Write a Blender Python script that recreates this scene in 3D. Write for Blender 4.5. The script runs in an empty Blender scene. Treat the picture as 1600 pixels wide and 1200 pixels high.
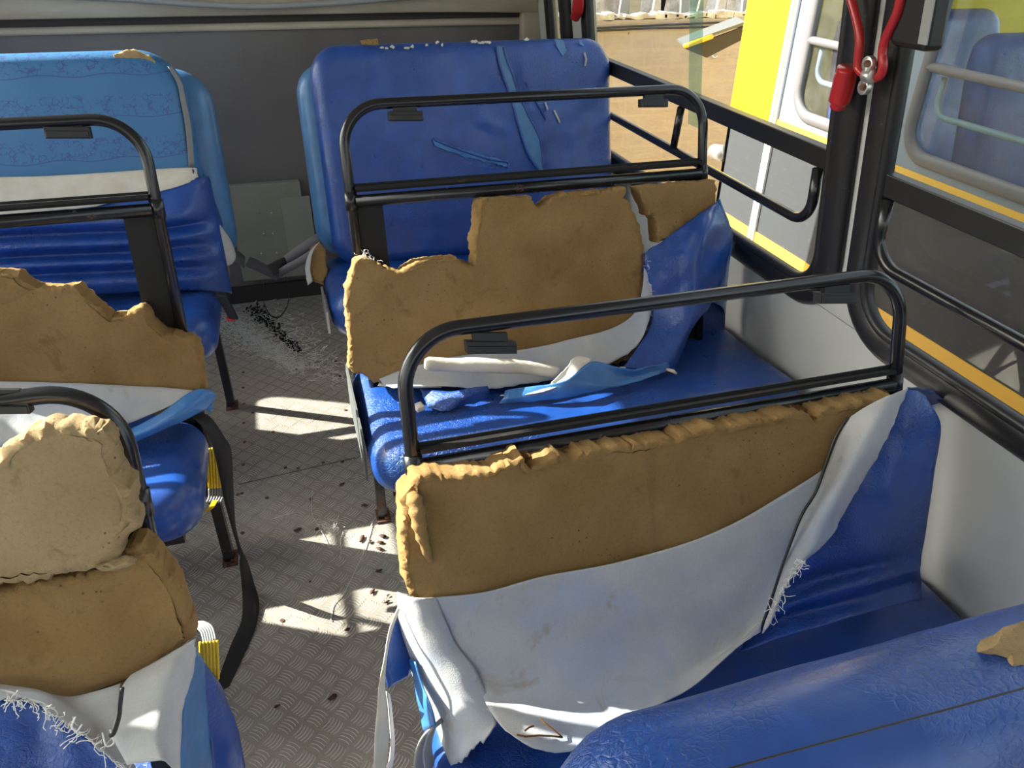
import bpy, bmesh, math, random
from math import sin, cos, tan, pi, radians, sqrt
from mathutils import Vector, Matrix, noise
random.seed(7)
V = Vector
scene = bpy.context.scene
C = scene.collection

# ------------------------------------------------------------------ camera
F_PX = 1170.0
CAM = V((-0.028, -1.784, 1.60))
_p, _y, _r = 0.55804, 0.30305, 0.01527
_cy, _sy = cos(_y), sin(_y)
FWD = V((_sy*cos(_p), _cy*cos(_p), -sin(_p)))
_right = V((_cy, -_sy, 0)); _up = _right.cross(FWD)
RT = _right*cos(_r) + _up*sin(_r)
UP = -_right*sin(_r) + _up*cos(_r)
cd = bpy.data.cameras.new('camera'); cam = bpy.data.objects.new('camera', cd); C.objects.link(cam)
cd.sensor_width = 36; cd.lens = F_PX/1600*36; cd.clip_start = .02; cd.clip_end = 200
M = Matrix((RT, UP, -FWD)).transposed().to_4x4(); M.translation = CAM
cam.matrix_world = M
scene.camera = cam

# ------------------------------------------------------------------ light
scene.view_settings.view_transform = 'Standard'
scene.view_settings.look = 'None'
scene.view_settings.gamma = 1
scene.view_settings.exposure = 0.0
SUN = V((1.0, -0.53, -0.75)).normalized()
sl = bpy.data.lights.new('sun', 'SUN'); sl.energy = 21.0; sl.angle = radians(.53); sl.color = (1, .95, .86)
so = bpy.data.objects.new('sun', sl); C.objects.link(so)
so.rotation_euler = SUN.to_track_quat('-Z', 'Y').to_euler(); so.location = (-6, 4, 6)
w = bpy.data.worlds.new('sky'); scene.world = w; w.use_nodes = True
wn = w.node_tree.nodes; wl = w.node_tree.links
bg = wn['Background']
sky = wn.new('ShaderNodeTexSky'); sky.sky_type = 'NISHITA'; sky.sun_disc = False
sky.sun_elevation = radians(34); sky.sun_rotation = math.atan2(-SUN.x, -SUN.y)
sky.air_density = 1.0; sky.dust_density = 2.0
hs = wn.new('ShaderNodeHueSaturation'); hs.inputs['Saturation'].default_value = .42; wl.new(sky.outputs[0], hs.inputs['Color'])
wt = wn.new('ShaderNodeMix'); wt.data_type = 'RGBA'; wt.blend_type = 'MULTIPLY'; wt.inputs[0].default_value = 1; wt.inputs[7].default_value = (1.0, .95, .88, 1)
wl.new(hs.outputs[0], wt.inputs[6]); wl.new(wt.outputs[2], bg.inputs[0]); bg.inputs[1].default_value = 0.66

# ------------------------------------------------------------------ pixel rays (1600x1200 frame) onto real planes
def ray(u, v): return FWD + RT*((u-800)/F_PX) - UP*((v-600)/F_PX)
def onplane(u, v, P, N):
    d = ray(u, v); return CAM + d*((P-CAM).dot(N)/d.dot(N))
def onX(u, v, X): return onplane(u, v, V((X,0,0)), V((1,0,0)))
def onY(u, v, Y): return onplane(u, v, V((0,Y,0)), V((0,1,0)))
def onZ(u, v, Z): return onplane(u, v, V((0,0,Z)), V((0,0,1)))

# ------------------------------------------------------------------ materials
def mat(name, base, rough=.5, metal=0, spec=.5, coat=0, sheen=0):
    m = bpy.data.materials.new(name); m.use_nodes = True
    nt = m.node_tree; b = nt.nodes['Principled BSDF']
    b.inputs['Base Color'].default_value = (*base, 1); b.inputs['Roughness'].default_value = rough
    b.inputs['Metallic'].default_value = metal; b.inputs['Specular IOR Level'].default_value = spec
    b.inputs['Coat Weight'].default_value = coat; b.inputs['Coat Roughness'].default_value = .2
    b.inputs['Sheen Weight'].default_value = sheen
    return m
class G:
    """small node graph helper"""
    def __init__(s, m): s.m = m; s.nt = m.node_tree; s.b = s.nt.nodes['Principled BSDF']; s.tc = s.nt.nodes.new('ShaderNodeTexCoord')
    def co(s, scale=(1,1,1), rot=(0,0,0)):
        n = s.nt.nodes.new('ShaderNodeMapping'); n.inputs['Scale'].default_value = scale; n.inputs['Rotation'].default_value = rot
        s.nt.links.new(s.tc.outputs['Object'], n.inputs[0]); return n.outputs[0]
    def noise(s, sc, det=4, rough=.6, co=None, dist=0):
        n = s.nt.nodes.new('ShaderNodeTexNoise'); n.inputs['Scale'].default_value = sc; n.inputs['Detail'].default_value = det
        n.inputs['Roughness'].default_value = rough; n.inputs['Distortion'].default_value = dist
        s.nt.links.new(co or s.tc.outputs['Object'], n.inputs['Vector']); return n.outputs[0]
    def voro(s, sc, feat='F1', co=None, rnd=1):
        n = s.nt.nodes.new('ShaderNodeTexVoronoi'); n.inputs['Scale'].default_value = sc; n.feature = feat
        n.inputs['Randomness'].default_value = rnd
        s.nt.links.new(co or s.tc.outputs['Object'], n.inputs['Vector']); return n.outputs[0]
    def ramp(s, x, stops, const=False):
        n = s.nt.nodes.new('ShaderNodeValToRGB'); e = n.color_ramp.elements
        while len(e) > 1: e.remove(e[0])
        if const: n.color_ramp.interpolation = 'CONSTANT'
        for i, (p, c) in enumerate(stops):
            if not hasattr(c, '__len__'): c = (c, c, c)
            el = e[0] if i == 0 else e.new(p)
            el.position = p; el.color = (*c, 1)
        s.nt.links.new(x, n.inputs[0]); return n.outputs[0]
    def mth(s, op, a, b=None, c=None):
        n = s.nt.nodes.new('ShaderNodeMath'); n.operation = op
        for i, x in enumerate((a, b, c)):
            if x is None: continue
            if isinstance(x, (int, float)): n.inputs[i].default_value = x
            else: s.nt.links.new(x, n.inputs[i])
        return n.outputs[0]
    def mix(s, f, a, b, mode='MIX'):
        n = s.nt.nodes.new('ShaderNodeMix'); n.data_type = 'RGBA'; n.blend_type = mode
        for sock, x in ((n.inputs[0], f), (n.inputs[6], a), (n.inputs[7], b)):
            if isinstance(x, (int, float)): sock.default_value = x
            elif isinstance(x, tuple): sock.default_value = (*x, 1)
            else: s.nt.links.new(x, sock)
        return n.outputs[2]
    def xyz(s, co=None):
        n = s.nt.nodes.new('ShaderNodeSeparateXYZ'); s.nt.links.new(co or s.tc.outputs['Object'], n.inputs[0]); return n.outputs
    def color(s, x): s.nt.links.new(x, s.b.inputs['Base Color'])
    def rough(s, x): s.nt.links.new(x, s.b.inputs['Roughness'])
    def bump(s, h, st=.3, dist=.01, prev=None):
        n = s.nt.nodes.new('ShaderNodeBump'); n.inputs['Strength'].default_value = st; n.inputs['Distance'].default_value = dist
        s.nt.links.new(h, n.inputs['Height'])
        if prev is not None: s.nt.links.new(prev, n.inputs['Normal'])
        s.nt.links.new(n.outputs[0], s.b.inputs['Normal']); return n.outputs[0]

def vinyl(name, col, worn, rough=.33, wr=1.0):
    m = mat(name, col, rough, spec=.6, coat=.3); g = G(m)
    cz = g.noise(14, 3, .6)
    f = g.ramp(cz, [(.46, 0), (.66, 1)])
    c = g.mix(f, col, tuple(x*1.25 for x in col))
    sc = g.noise(90, 3, .7, dist=1.5); f2 = g.ramp(sc, [(.64, 0), (.72, 1)])
    f3 = g.mth('MULTIPLY', f2, g.ramp(g.noise(5, 2), [(.5, 0), (.65, .55)]))
    c = g.mix(f3, c, worn); g.color(c)
    g.rough(g.ramp(g.noise(25, 3), [(.3, rough-.06), (.7, rough+.14)]))
    cr = g.voro(85, 'DISTANCE_TO_EDGE', g.co((1.0, 1.6, 1.0), (.3, .2, .5)))
    crk = g.mth('MULTIPLY', g.ramp(cr, [(0, 0), (.12, 1)]), 1.0)
    area = g.ramp(g.noise(4.5, 2), [(.42, 0), (.62, 1)])
    wv = g.mth('MULTIPLY', g.noise(70, 3, .65, dist=2.2), area)
    n1 = g.bump(g.mth('MULTIPLY', crk, area), .20*wr, .004)
    n2 = g.bump(wv, .38*wr, .007, n1)
    g.bump(g.noise(600, 2), .12, .002, n2)
    return m
VIN = vinyl('royal_blue_vinyl', (.010, .060, .285), (.08, .18, .45), wr=1.6)
VIN2 = vinyl('light_blue_vinyl', (.045, .18, .46), (.13, .28, .5), .38, .5)
VIN3 = vinyl('sky_blue_vinyl', (.045, .165, .37), (.13, .26, .42), .42, .35)

def printed_vinyl():
    """faded light-blue seat vinyl with rows of faint purple line drawings (trees, little houses)"""
    m = mat('printed_light_blue_vinyl', (.06, .235, .52), .4); g = G(m)
    x, y, z = g.xyz()
    row = g.mth('FRACT', g.mth('MULTIPLY', z, 1/.115)); 
    band = g.ramp(row, [(0, 0), (.30, 0), (.36, 1), (.80, 1), (.88, 0)])
    co = g.co((70, 70, 70)); lines = g.voro(1.0, 'DISTANCE_TO_EDGE', co)
    l = g.ramp(lines, [(0, 1), (.045, 1), (.075, 0)])
    cut = g.ramp(g.noise(38, 2), [(.47, 0), (.53, 1)])
    blob = g.ramp(g.noise(30, 5, .75), [(.585, 0), (.61, 1)])
    pat = g.mth('MAXIMUM', g.mth('MULTIPLY', l, cut), g.mth('MULTIPLY', blob, .8))
    ground = g.mth('SINE', g.mth('MULTIPLY', x, 34)); gz = g.mth('ADD', row, g.mth('MULTIPLY', ground, .035))
    gl = g.ramp(gz, [(0, 0), (.305, 0), (.312, 1), (.328, 1), (.336, 0)])
    pat = g.mth('MAXIMUM', g.mth('MULTIPLY', pat, band), gl)
    c = g.mix(g.mth('MULTIPLY', pat, .8), g.mix(g.ramp(g.noise(3), [(.3, 0), (.7, 1)]), (.042, .165, .36), (.06, .20, .42)), (.045, .07, .26))
    g.color(c); g.bump(g.noise(40, 3), .12, .004)
    return m
VPRINT = printed_vinyl()

def foam(name, col, dark, bright):
    m = mat(name, col, .92, spec=.12); g = G(m)
    big = g.noise(6, 5, .6); c = g.mix(g.ramp(big, [(.36, 0), (.68, 1)]), dark, col)
    c = g.mix(g.ramp(g.noise(2.3, 2), [(.45, 0), (.7, .6)]), c, bright)
    pores = g.voro(75); sel = g.ramp(g.noise(9, 2), [(.52, 0), (.62, 1)])
    p = g.mth('MULTIPLY', g.ramp(pores, [(0, 1), (.10, 1), (.16, 0)]), sel)
    stain = g.ramp(g.noise(11, 4, .7, dist=.6), [(.60, 0), (.70, .45)])
    c = g.mix(stain, c, tuple(x*.5 for x in dark))
    c = g.mix(g.ramp(g.noise(170, 3, .8), [(.5, 0), (.75, .35)]), c, tuple(x*.45 for x in dark))
    c = g.mix(g.mth('MULTIPLY', p, .7), c, (.12, .06, .02)); g.color(c)
    n1 = g.bump(g.noise(190, 5, .85), 1.0, .006); n2 = g.bump(g.noise(24, 4, .6), .25, .012, n1)
    g.bump(g.mth('MULTIPLY', p, -1), .8, .004, n2)
    sw = g.b.inputs['Subsurface Weight']; sw.default_value = .15
    g.b.inputs['Subsurface Radius'].default_value = (.02, .012, .005); g.b.inputs['Subsurface Scale'].default_value = .6
    return m
FOAM = foam('ochre_foam', (.52, .325, .135), (.39, .23, .085), (.56, .37, .17))
FOAMC = foam('cream_foam', (.60, .44, .24), (.50, .35, .18), (.68, .53, .32))
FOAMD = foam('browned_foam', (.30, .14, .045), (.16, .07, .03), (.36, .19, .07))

def felt():
    m = mat('grey_white_felt', (.55, .55, .55), .95, spec=.1, sheen=.2); g = G(m)
    c = g.mix(g.ramp(g.noise(5, 4), [(.35, 0), (.65, 1)]), (.45, .45, .45), (.60, .585, .55))
    c = g.mix(g.ramp(g.noise(3.2, 3, dist=.4), [(.48, 0), (.66, .65)]), c, (.36, .44, .58))
    c = g.mix(g.ramp(g.noise(7.5, 4, .7, dist=1), [(.62, 0), (.70, .6)]), c, (.36, .28, .20))
    c = g.mix(g.ramp(g.noise(320, 3, co=g.co((1, 1, .45))), [(.4, 0), (.7, .22)]), c, (.36, .36, .37))
    g.color(c); n = g.bump(g.noise(420, 3), .3, .002); g.bump(g.noise(10, 3), .2, .012, n)
    return m
FELT = felt()
def cream():
    m = mat('cream_backing', (.70, .65, .55), .9, spec=.15); g = G(m)
    g.color(g.mix(g.ramp(g.noise(8, 4), [(.35, 0), (.7, 1)]), (.60, .54, .44), (.76, .72, .63))); g.bump(g.noise(60, 4), .25, .004)
    return m
CREAM = cream()
def blackmetal():
    m = mat('black_painted_steel', (.012, .012, .014), .3, spec=.6); g = G(m)
    f = g.ramp(g.noise(13, 5, .72), [(.61, 0), (.66, 1)])
    c = g.mix(f, (.011, .011, .013), (.12, .042, .018)); 
    f2 = g.ramp(g.noise(30, 4, .7), [(.68, 0), (.72, .5)]); c = g.mix(f2, c, (.25, .22, .2)); g.color(c)
    g.rough(g.ramp(f, [(0, .27), (1, .75)])); g.bump(g.noise(80, 3), .08, .002)
    return m
BLK = blackmetal()
BLKC = mat('gloss_black_tube', (.010, .010, .012), .24, spec=.6); _g = G(BLKC); _g.color(_g.mix(_g.ramp(_g.noise(30, 5, .72), [(.68, 0), (.72, .8)]), (.010, .010, .012), (.10, .06, .04))); _g.bump(_g.noise(70, 3), .05, .002)
BLKM = mat('dull_black_plate', (.016, .014, .014), .62, spec=.3); _g = G(BLKM); _g.color(_g.mix(_g.ramp(_g.noise(22, 5, .75), [(.62, 0), (.68, .7)]), (.014, .013, .013), (.07, .045, .03)))
BLKP = mat('black_plastic', (.014, .014, .015), .42)
def rubber():
    m = mat('black_rubber_gasket', (.018, .017, .018), .38); g = G(m)
    g.color(g.mix(g.ramp(g.noise(60, 4, .7), [(.62, 0), (.7, .35)]), (.016, .015, .016), (.16, .15, .14))); g.bump(g.noise(30, 3), .08, .004)
    return m
RUB = rubber()
RUST = mat('rusty_steel', (.14, .06, .03), .85); _g = G(RUST); _g.color(_g.mix(_g.ramp(_g.noise(60, 4), [(.4, 0), (.6, 1)]), (.05, .025, .015), (.22, .10, .05))); _g.bump(_g.noise(90, 4), .5, .005)
ALU = mat('bright_aluminium', (.62, .62, .60), .35, .85)
GRYST = mat('grey_painted_steel', (.33, .34, .33), .5)
DGRY = mat('dull_grey_plate', (.13, .135, .13), .6)
WEB = mat('black_webbing', (.022, .020, .020), .75); _g = G(WEB); _g.bump(_g.noise(400, 2), .4, .002)
WEBG = mat('grey_webbing', (.10, .10, .12), .7); _g = G(WEBG); _g.bump(_g.noise(400, 2), .4, .002)
RED = mat('red_paint', (.46, .018, .02), .3, coat=.3); _g = G(RED); _g.color(_g.mix(_g.ramp(_g.noise(60, 4, .7), [(.66, 0), (.72, .6)]), (.46, .018, .02), (.22, .03, .03)))
REDB = mat('red_plastic', (.7, .03, .03), .35)
YEL = mat('yellow_ribbed_rubber', (.78, .52, .015), .5)
GRIB = mat('grey_ribbed_rubber', (.24, .24, .245), .6)
THR = mat('pale_thread', (.92, .90, .84), .6)
GRIT = mat('black_grit', (.02, .018, .017), .9)
LEAF = mat('dead_leaf', (.075, .03, .014), .7)
def wallm():
    m = mat('grey_white_laminate', (.54, .54, .51), .42); g = G(m)
    c = g.mix(g.ramp(g.noise(2.5, 3), [(.35, 0), (.7, 1)]), (.50, .50, .475), (.57, .57, .54))
    c = g.mix(g.ramp(g.noise(28, 5, .75, co=g.co((1, 1, .3))), [(.66, 0), (.72, .4)]), c, (.34, .31, .26))
    g.color(c); g.bump(g.noise(300, 2), .08, .002)
    return m
WALL = wallm()
def darkwall():
    m = mat('dark_grey_panel', (.11, .10, .10), .5); g = G(m)
    c = g.mix(g.ramp(g.noise(2.0, 3), [(.35, 0), (.7, 1)]), (.135, .115, .107), (.185, .162, .15))
    c = g.mix(g.ramp(g.noise(190, 2, .5), [(.70, 0), (.735, .7)]), c, (.30, .27, .21))
    g.color(c); g.bump(g.noise(500, 2), .1, .002)
    return m
DWALL = darkwall()
def beige():
    m = mat('beige_moulding', (.36, .31, .23), .5); g = G(m)
    g.color(g.mix(g.ramp(g.noise(2, 4, co=g.co((1, 1, 6))), [(.35, 0), (.65, 1)]), (.40, .34, .25), (.56, .49, .38)))
    return m
BEIGE = beige()
DRECESS = mat('dark_brown_lining', (.04, .032, .028), .7)
OLIVE = mat('olive_grey_panel', (.165, .165, .13), .5); _g = G(OLIVE); _g.color(_g.mix(_g.ramp(_g.noise(5, 4), [(.35, 0), (.7, 1)]), (.26, .25, .19), (.32, .31, .245)))
CEIL = mat('off_white_ceiling', (.55, .54, .5), .6); _g = G(CEIL); _g.bump(_g.noise(60, 3), .1, .003)

def treadplate():
    m = mat('aluminium_tread_plate', (.36, .345, .32), .38, .45); g = G(m)
    x, y, z = g.xyz(); s = .0467; k = 1/(s*sqrt(2))
    u = g.mth('MULTIPLY', g.mth('ADD', x, y), k); v = g.mth('MULTIPLY', g.mth('SUBTRACT', x, y), k)
    fu, fv = g.mth('FRACT', g.mth('ADD', u, 500)), g.mth('FRACT', g.mth('ADD', v, 500))
    par = g.mth('MODULO', g.mth('ADD', g.mth('ADD', g.mth('FLOOR', u), g.mth('FLOOR', v)), 1000), 2.0)
    def bars(a, b):   # five slightly curved bars stepping along a, running along b
        bow = g.mth('MULTIPLY', g.mth('POWER', g.mth('SUBTRACT', b, .5), 2.0), .55)
        aa = g.mth('ADD', a, bow)
        st = g.mth('SINE', g.mth('MULTIPLY', g.mth('SUBTRACT', aa, .12), 2*pi*5.6))
        st = g.ramp(st, [(0, 0), (.35, .0), (.8, 1)])
        ma = g.ramp(a, [(0, 0), (.06, 0), (.10, 1), (.90, 1), (.94, 0)])
        mb = g.ramp(b, [(0, 0), (.07, 0), (.13, 1), (.87, 1), (.93, 0)])
        return g.mth('MULTIPLY', st, g.mth('MULTIPLY', ma, mb))
    A, B = bars(fu, fv), bars(fv, fu)
    h = g.mth('ADD', g.mth('MULTIPLY', A, par), g.mth('MULTIPLY', B, g.mth('SUBTRACT', 1.0, par)))
    c = g.mix(g.ramp(g.noise(3.5, 4), [(.35, 0), (.7, 1)]), (.42, .37, .305), (.60, .55, .48))
    c = g.mix(g.ramp(g.noise(16, 5, .75), [(.58, 0), (.72, .6)]), c, (.20, .145, .10))
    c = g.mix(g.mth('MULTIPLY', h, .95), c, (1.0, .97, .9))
    g.color(c); g.rough(g.ramp(g.noise(9, 3), [(.3, .30), (.7, .5)]))
    g.bump(h, 1.0, .008)
    return m
TREAD = treadplate()

def glass(name, dirt, tint=(.93, .97, .96), fr=.10):
    m = bpy.data.materials.new(name); m.use_nodes = True; nt = m.node_tree; nt.nodes.clear()
    o = nt.nodes.new('ShaderNodeOutputMaterial'); t = nt.nodes.new('ShaderNodeBsdfTransparent'); t.inputs[0].default_value = (*tint, 1)
    gl = nt.nodes.new('ShaderNodeBsdfGlossy'); gl.inputs['Roughness'].default_value = .03
    fa = nt.nodes.new('ShaderNodeLayerWeight'); fa.inputs[0].default_value = .5
    pw = nt.nodes.new('ShaderNodeMath'); pw.operation = 'POWER'; pw.inputs[1].default_value = 4.5; nt.links.new(fa.outputs['Facing'], pw.inputs[0])
    lw = nt.nodes.new('ShaderNodeMath'); lw.operation = 'MULTIPLY_ADD'; lw.inputs[1].default_value = .75; lw.inputs[2].default_value = .03; nt.links.new(pw.outputs[0], lw.inputs[0])
    mx = nt.nodes.new('ShaderNodeMixShader'); nt.links.new(lw.outputs[0], mx.inputs[0]); nt.links.new(t.outputs[0], mx.inputs[1]); nt.links.new(gl.outputs[0], mx.inputs[2])
    di = nt.nodes.new('ShaderNodeBsdfDiffuse'); di.inputs[0].default_value = (.75, .72, .66, 1)
    tc = nt.nodes.new('ShaderNodeTexCoord')
    def nz(sc, a, b, hi, det=5):
        n = nt.nodes.new('ShaderNodeTexNoise'); n.inputs['Scale'].default_value = sc; n.inputs['Detail'].default_value = det; n.inputs['Roughness'].default_value = .75
        nt.links.new(tc.outputs['Object'], n.inputs['Vector'])
        r = nt.nodes.new('ShaderNodeMapRange'); r.inputs[1].default_value = a; r.inputs[2].default_value = b; r.inputs[4].default_value = hi
        nt.links.new(n.outputs[0], r.inputs[0]); return r.outputs[0]
    ad = nt.nodes.new('ShaderNodeMath'); ad.operation = 'ADD'
    nt.links.new(nz(170, .66, .72, dirt*4), ad.inputs[0]); nt.links.new(nz(4, .3, .8, dirt), ad.inputs[1])
    m2 = nt.nodes.new('ShaderNodeMixShader'); nt.links.new(ad.outputs[0], m2.inputs[0]); nt.links.new(mx.outputs[0], m2.inputs[1]); nt.links.new(di.outputs[0], m2.inputs[2])
    nt.links.new(m2.outputs[0], o.inputs[0]); return m
GLS = glass('clear_window_glass', .03); GLD = glass('dusty_scratched_glass', .06)
GLG = glass('green_glass_edge', .16, (.74, .88, .82)); GLN = glass('neighbour_window_glass', .10, (.62, .80, .86))

# ------------------------------------------------------------------ geometry helpers
OFF = {}
def root(name, loc, label, cat, group=None):
    o = bpy.data.objects.new(name, None); C.objects.link(o); o.location = loc; o.empty_display_size = .1
    o['label'] = label; o['category'] = cat
    if group: o['group'] = group
    OFF[o.name] = V(loc); return o
def tag(o, label, cat, group=None, kind=None):
    o['label'] = label; o['category'] = cat
    if group: o['group'] = group
    if kind: o['kind'] = kind
    return o
def mesh(name, verts, faces, m, parent=None, smooth=True, solid=0, off=1, sub=0, label=None, struct=False, bevel=0, angle=None):
    verts = [V(p) for p in verts]
    if parent: o0 = OFF[parent.name]
    elif struct: o0 = V((0, 0, 0))
    else:
        o0 = V((sum(p.x for p in verts)/len(verts), sum(p.y for p in verts)/len(verts), min(p.z for p in verts)))
    me = bpy.data.meshes.new(name); me.from_pydata([p-o0 for p in verts], [], faces); me.validate()
    bm = bmesh.new(); bm.from_mesh(me); bmesh.ops.recalc_face_normals(bm, faces=bm.faces) if not solid else None; bm.to_mesh(me); bm.free()
    if smooth: me.polygons.foreach_set('use_smooth', [True]*len(me.polygons))
    o = bpy.data.objects.new(name, me); C.objects.link(o); me.materials.append(m)
    if parent: o.parent = parent
    else: o.location = o0
    OFF[o.name] = o0
    if solid:
        s = o.modifiers.new('s', 'SOLIDIFY'); s.thickness = solid; s.offset = off
    if bevel:
        b = o.modifiers.new('b', 'BEVEL'); b.width = bevel; b.segments = 2; b.limit_method = 'ANGLE'
    if sub:
        s = o.modifiers.new('u', 'SUBSURF'); s.levels = sub; s.render_levels = sub
    if angle is not None and smooth: me.set_sharp_from_angle(angle=radians(angle))
    if label: o['label'] = label
    if struct: o['kind'] = 'structure'
    return o
class MB:
    def __init__(s): s.v = []; s.f = []
    def add(s, v, f):
        n = len(s.v); s.v += [V(p) for p in v]; s.f += [[i+n for i in q] for q in f]; return s
    def box(s, a, b):
        x0, y0, z0 = a; x1, y1, z1 = b
        return s.add([(x0,y0,z0),(x1,y0,z0),(x1,y1,z0),(x0,y1,z0),(x0,y0,z1),(x1,y0,z1),(x1,y1,z1),(x0,y1,z1)],
                     [(0,3,2,1),(4,5,6,7),(0,1,5,4),(1,2,6,5),(2,3,7,6),(3,0,4,7)])
    def obox(s, c, ax, ay, az):   # centre and half-axes
        c, ax, ay, az = V(c), V(ax), V(ay), V(az)
        return s.add([c+ax*i+ay*j+az*k for k in (-1,1) for i, j in ((-1,-1),(1,-1),(1,1),(-1,1))],
                     [(0,3,2,1),(4,5,6,7),(0,1,5,4),(1,2,6,5),(2,3,7,6),(3,0,4,7)])
    def tube(s, P, r, seg=12, closed=False, cap=True, squash=None):
        P = [V(p) for p in P]; n = len(P); rings = []
        def tan_(i):
            a = P[(i-1) % n] if closed or i else P[0]; b = P[(i+1) % n] if closed or i < n-1 else P[-1]
            t = b-a; return t.normalized() if t.length > 1e-9 else V((0,0,1))
        t = tan_(0); nrm = t.orthogonal().normalized()
        if squash: nrm = (V(squash)-t*t.dot(V(squash))).normalized()
        vs = []
        for i in range(n):
            t2 = tan_(i); nrm = (nrm - t2*nrm.dot(t2)).normalized(); b = t2.cross(nrm)
            ri = r[i] if hasattr(r, '__len__') and not isinstance(r, tuple) else r
            ra, rb = ri if isinstance(ri, tuple) else (ri, ri)
            vs += [P[i]+nrm*(cos(2*pi*k/seg)*ra)+b*(sin(2*pi*k/seg)*rb) for k in range(seg)]
        fs = []
        for i in range(n if closed else n-1):
            j = (i+1) % n
            fs += [(i*seg+k, i*seg+(k+1) % seg, j*seg+(k+1) % seg, j*seg+k) for k in range(seg)]
        if cap and not closed: fs += [list(range(seg))[::-1], [(n-1)*seg+k for k in range(seg)]]
        return s.add(vs, fs)
    def cyl(s, a, b, r, seg=16): return s.tube([a, b], r, seg)
    def out(s, name, m, parent=None, **k): return mesh(name, s.v, s.f, m, parent, **k)
def fillet(P, R, n=8, closed=False):
    P = [V(p) for p in P]; out = []; N = len(P)
    for i in range(N):
        if not closed and i in (0, N-1): out.append(P[i]); continue
        a, p, b = P[(i-1) % N], P[i], P[(i+1) % N]
        r = R[i] if hasattr(R, '__len__') else R
        u = (a-p); w_ = (b-p); th = u.angle(w_)
        if r < 1e-5 or th > pi-.01: out.append(p); continue
        d = min(r/tan(th/2), u.length*.49, w_.length*.49); r = d*tan(th/2)
        A = p+u.normalized()*d; B = p+w_.normalized()*d
        c = p+(u.normalized()+w_.normalized()).normalized()*(r/sin(th/2))
        va, vb = A-c, B-c; ang = va.angle(vb)
        for k in range(n+1):
            t = k/n; out.append(c+(va*sin((1-t)*ang)+vb*sin(t*ang))/sin(ang))
    return out
def cr(P, n=6, closed=False):
    """catmull-rom through points (any vectors)"""
    P = [V(p) for p in P]; N = len(P); out = []
    for i in range(N if closed else N-1):
        p1, p2 = P[i], P[(i+1) % N]
        p0 = P[(i-1) % N] if closed or i else p1*2-p2
        p3 = P[(i+2) % N] if closed or i < N-2 else p2*2-p1
        for k in range(n):
            t = k/n
            out.append(.5*((2*p1)+(p2-p0)*t+(2*p0-5*p1+4*p2-p3)*t*t+(3*p1-p0-3*p2+p3)*t**3))
    if not closed: out.append(P[-1])
    return out
def fnoise(p, s): return noise.noise(V(p)*s)
def cloth(name, rows, m, parent, n=6, k=6, thick=.0025, wav=.003, wf=14, rag=.0, ragsides='', seed=0, label=None):
    """a sheet lofted through rows of 3-D control points; wav = wrinkles, rag = torn edge jitter on sides among 'tblr'"""
    R = [cr(r, n) for r in rows]; L = len(R[0]); cols = [cr([R[i][j] for i in range(len(R))], k) for j in range(L)]
    H = len(cols[0]); g = [[cols[j][i].copy() for j in range(L)] for i in range(H)]
    vs = []
    nr = [[None]*L for _ in range(H)]
    for i in range(H):
        for j in range(L):
            a = g[min(i+1, H-1)][j]-g[max(i-1, 0)][j]; b = g[i][min(j+1, L-1)]-g[i][max(j-1, 0)]
            c = a.cross(b); nr[i][j] = c.normalized() if c.length > 1e-12 else V((0,0,1))
    sd = V((seed*3.1, seed*1.7, seed))
    for i in range(H):
        for j in range(L):
            p = g[i][j].copy(); q = p*wf+sd
            p += nr[i][j]*(wav*(noise.noise(q)+.5*noise.noise(q*2.3)))
            if rag:
                e = None
                if 't' in ragsides and i == 0: e = g[1][j]-g[0][j]
                if 'b' in ragsides and i == H-1: e = g[-2][j]-g[-1][j]
                if 'l' in ragsides and j == 0: e = g[i][1]-g[i][0]
                if 'r' in ragsides and j == L-1: e = g[i][-2]-g[i][-1]
                if e is not None and e.length > 1e-9: p += e.normalized()*(rag*(noise.noise(g[i][j]*90+sd)+.7*noise.noise(g[i][j]*230+sd)))
            vs.append(p)
    fs = [(i*L+j, i*L+j+1, (i+1)*L+j+1, (i+1)*L+j) for i in range(H-1) for j in range(L-1)]
    return mesh(name, vs, fs, m, parent, solid=thick, off=0, label=label)
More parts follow.
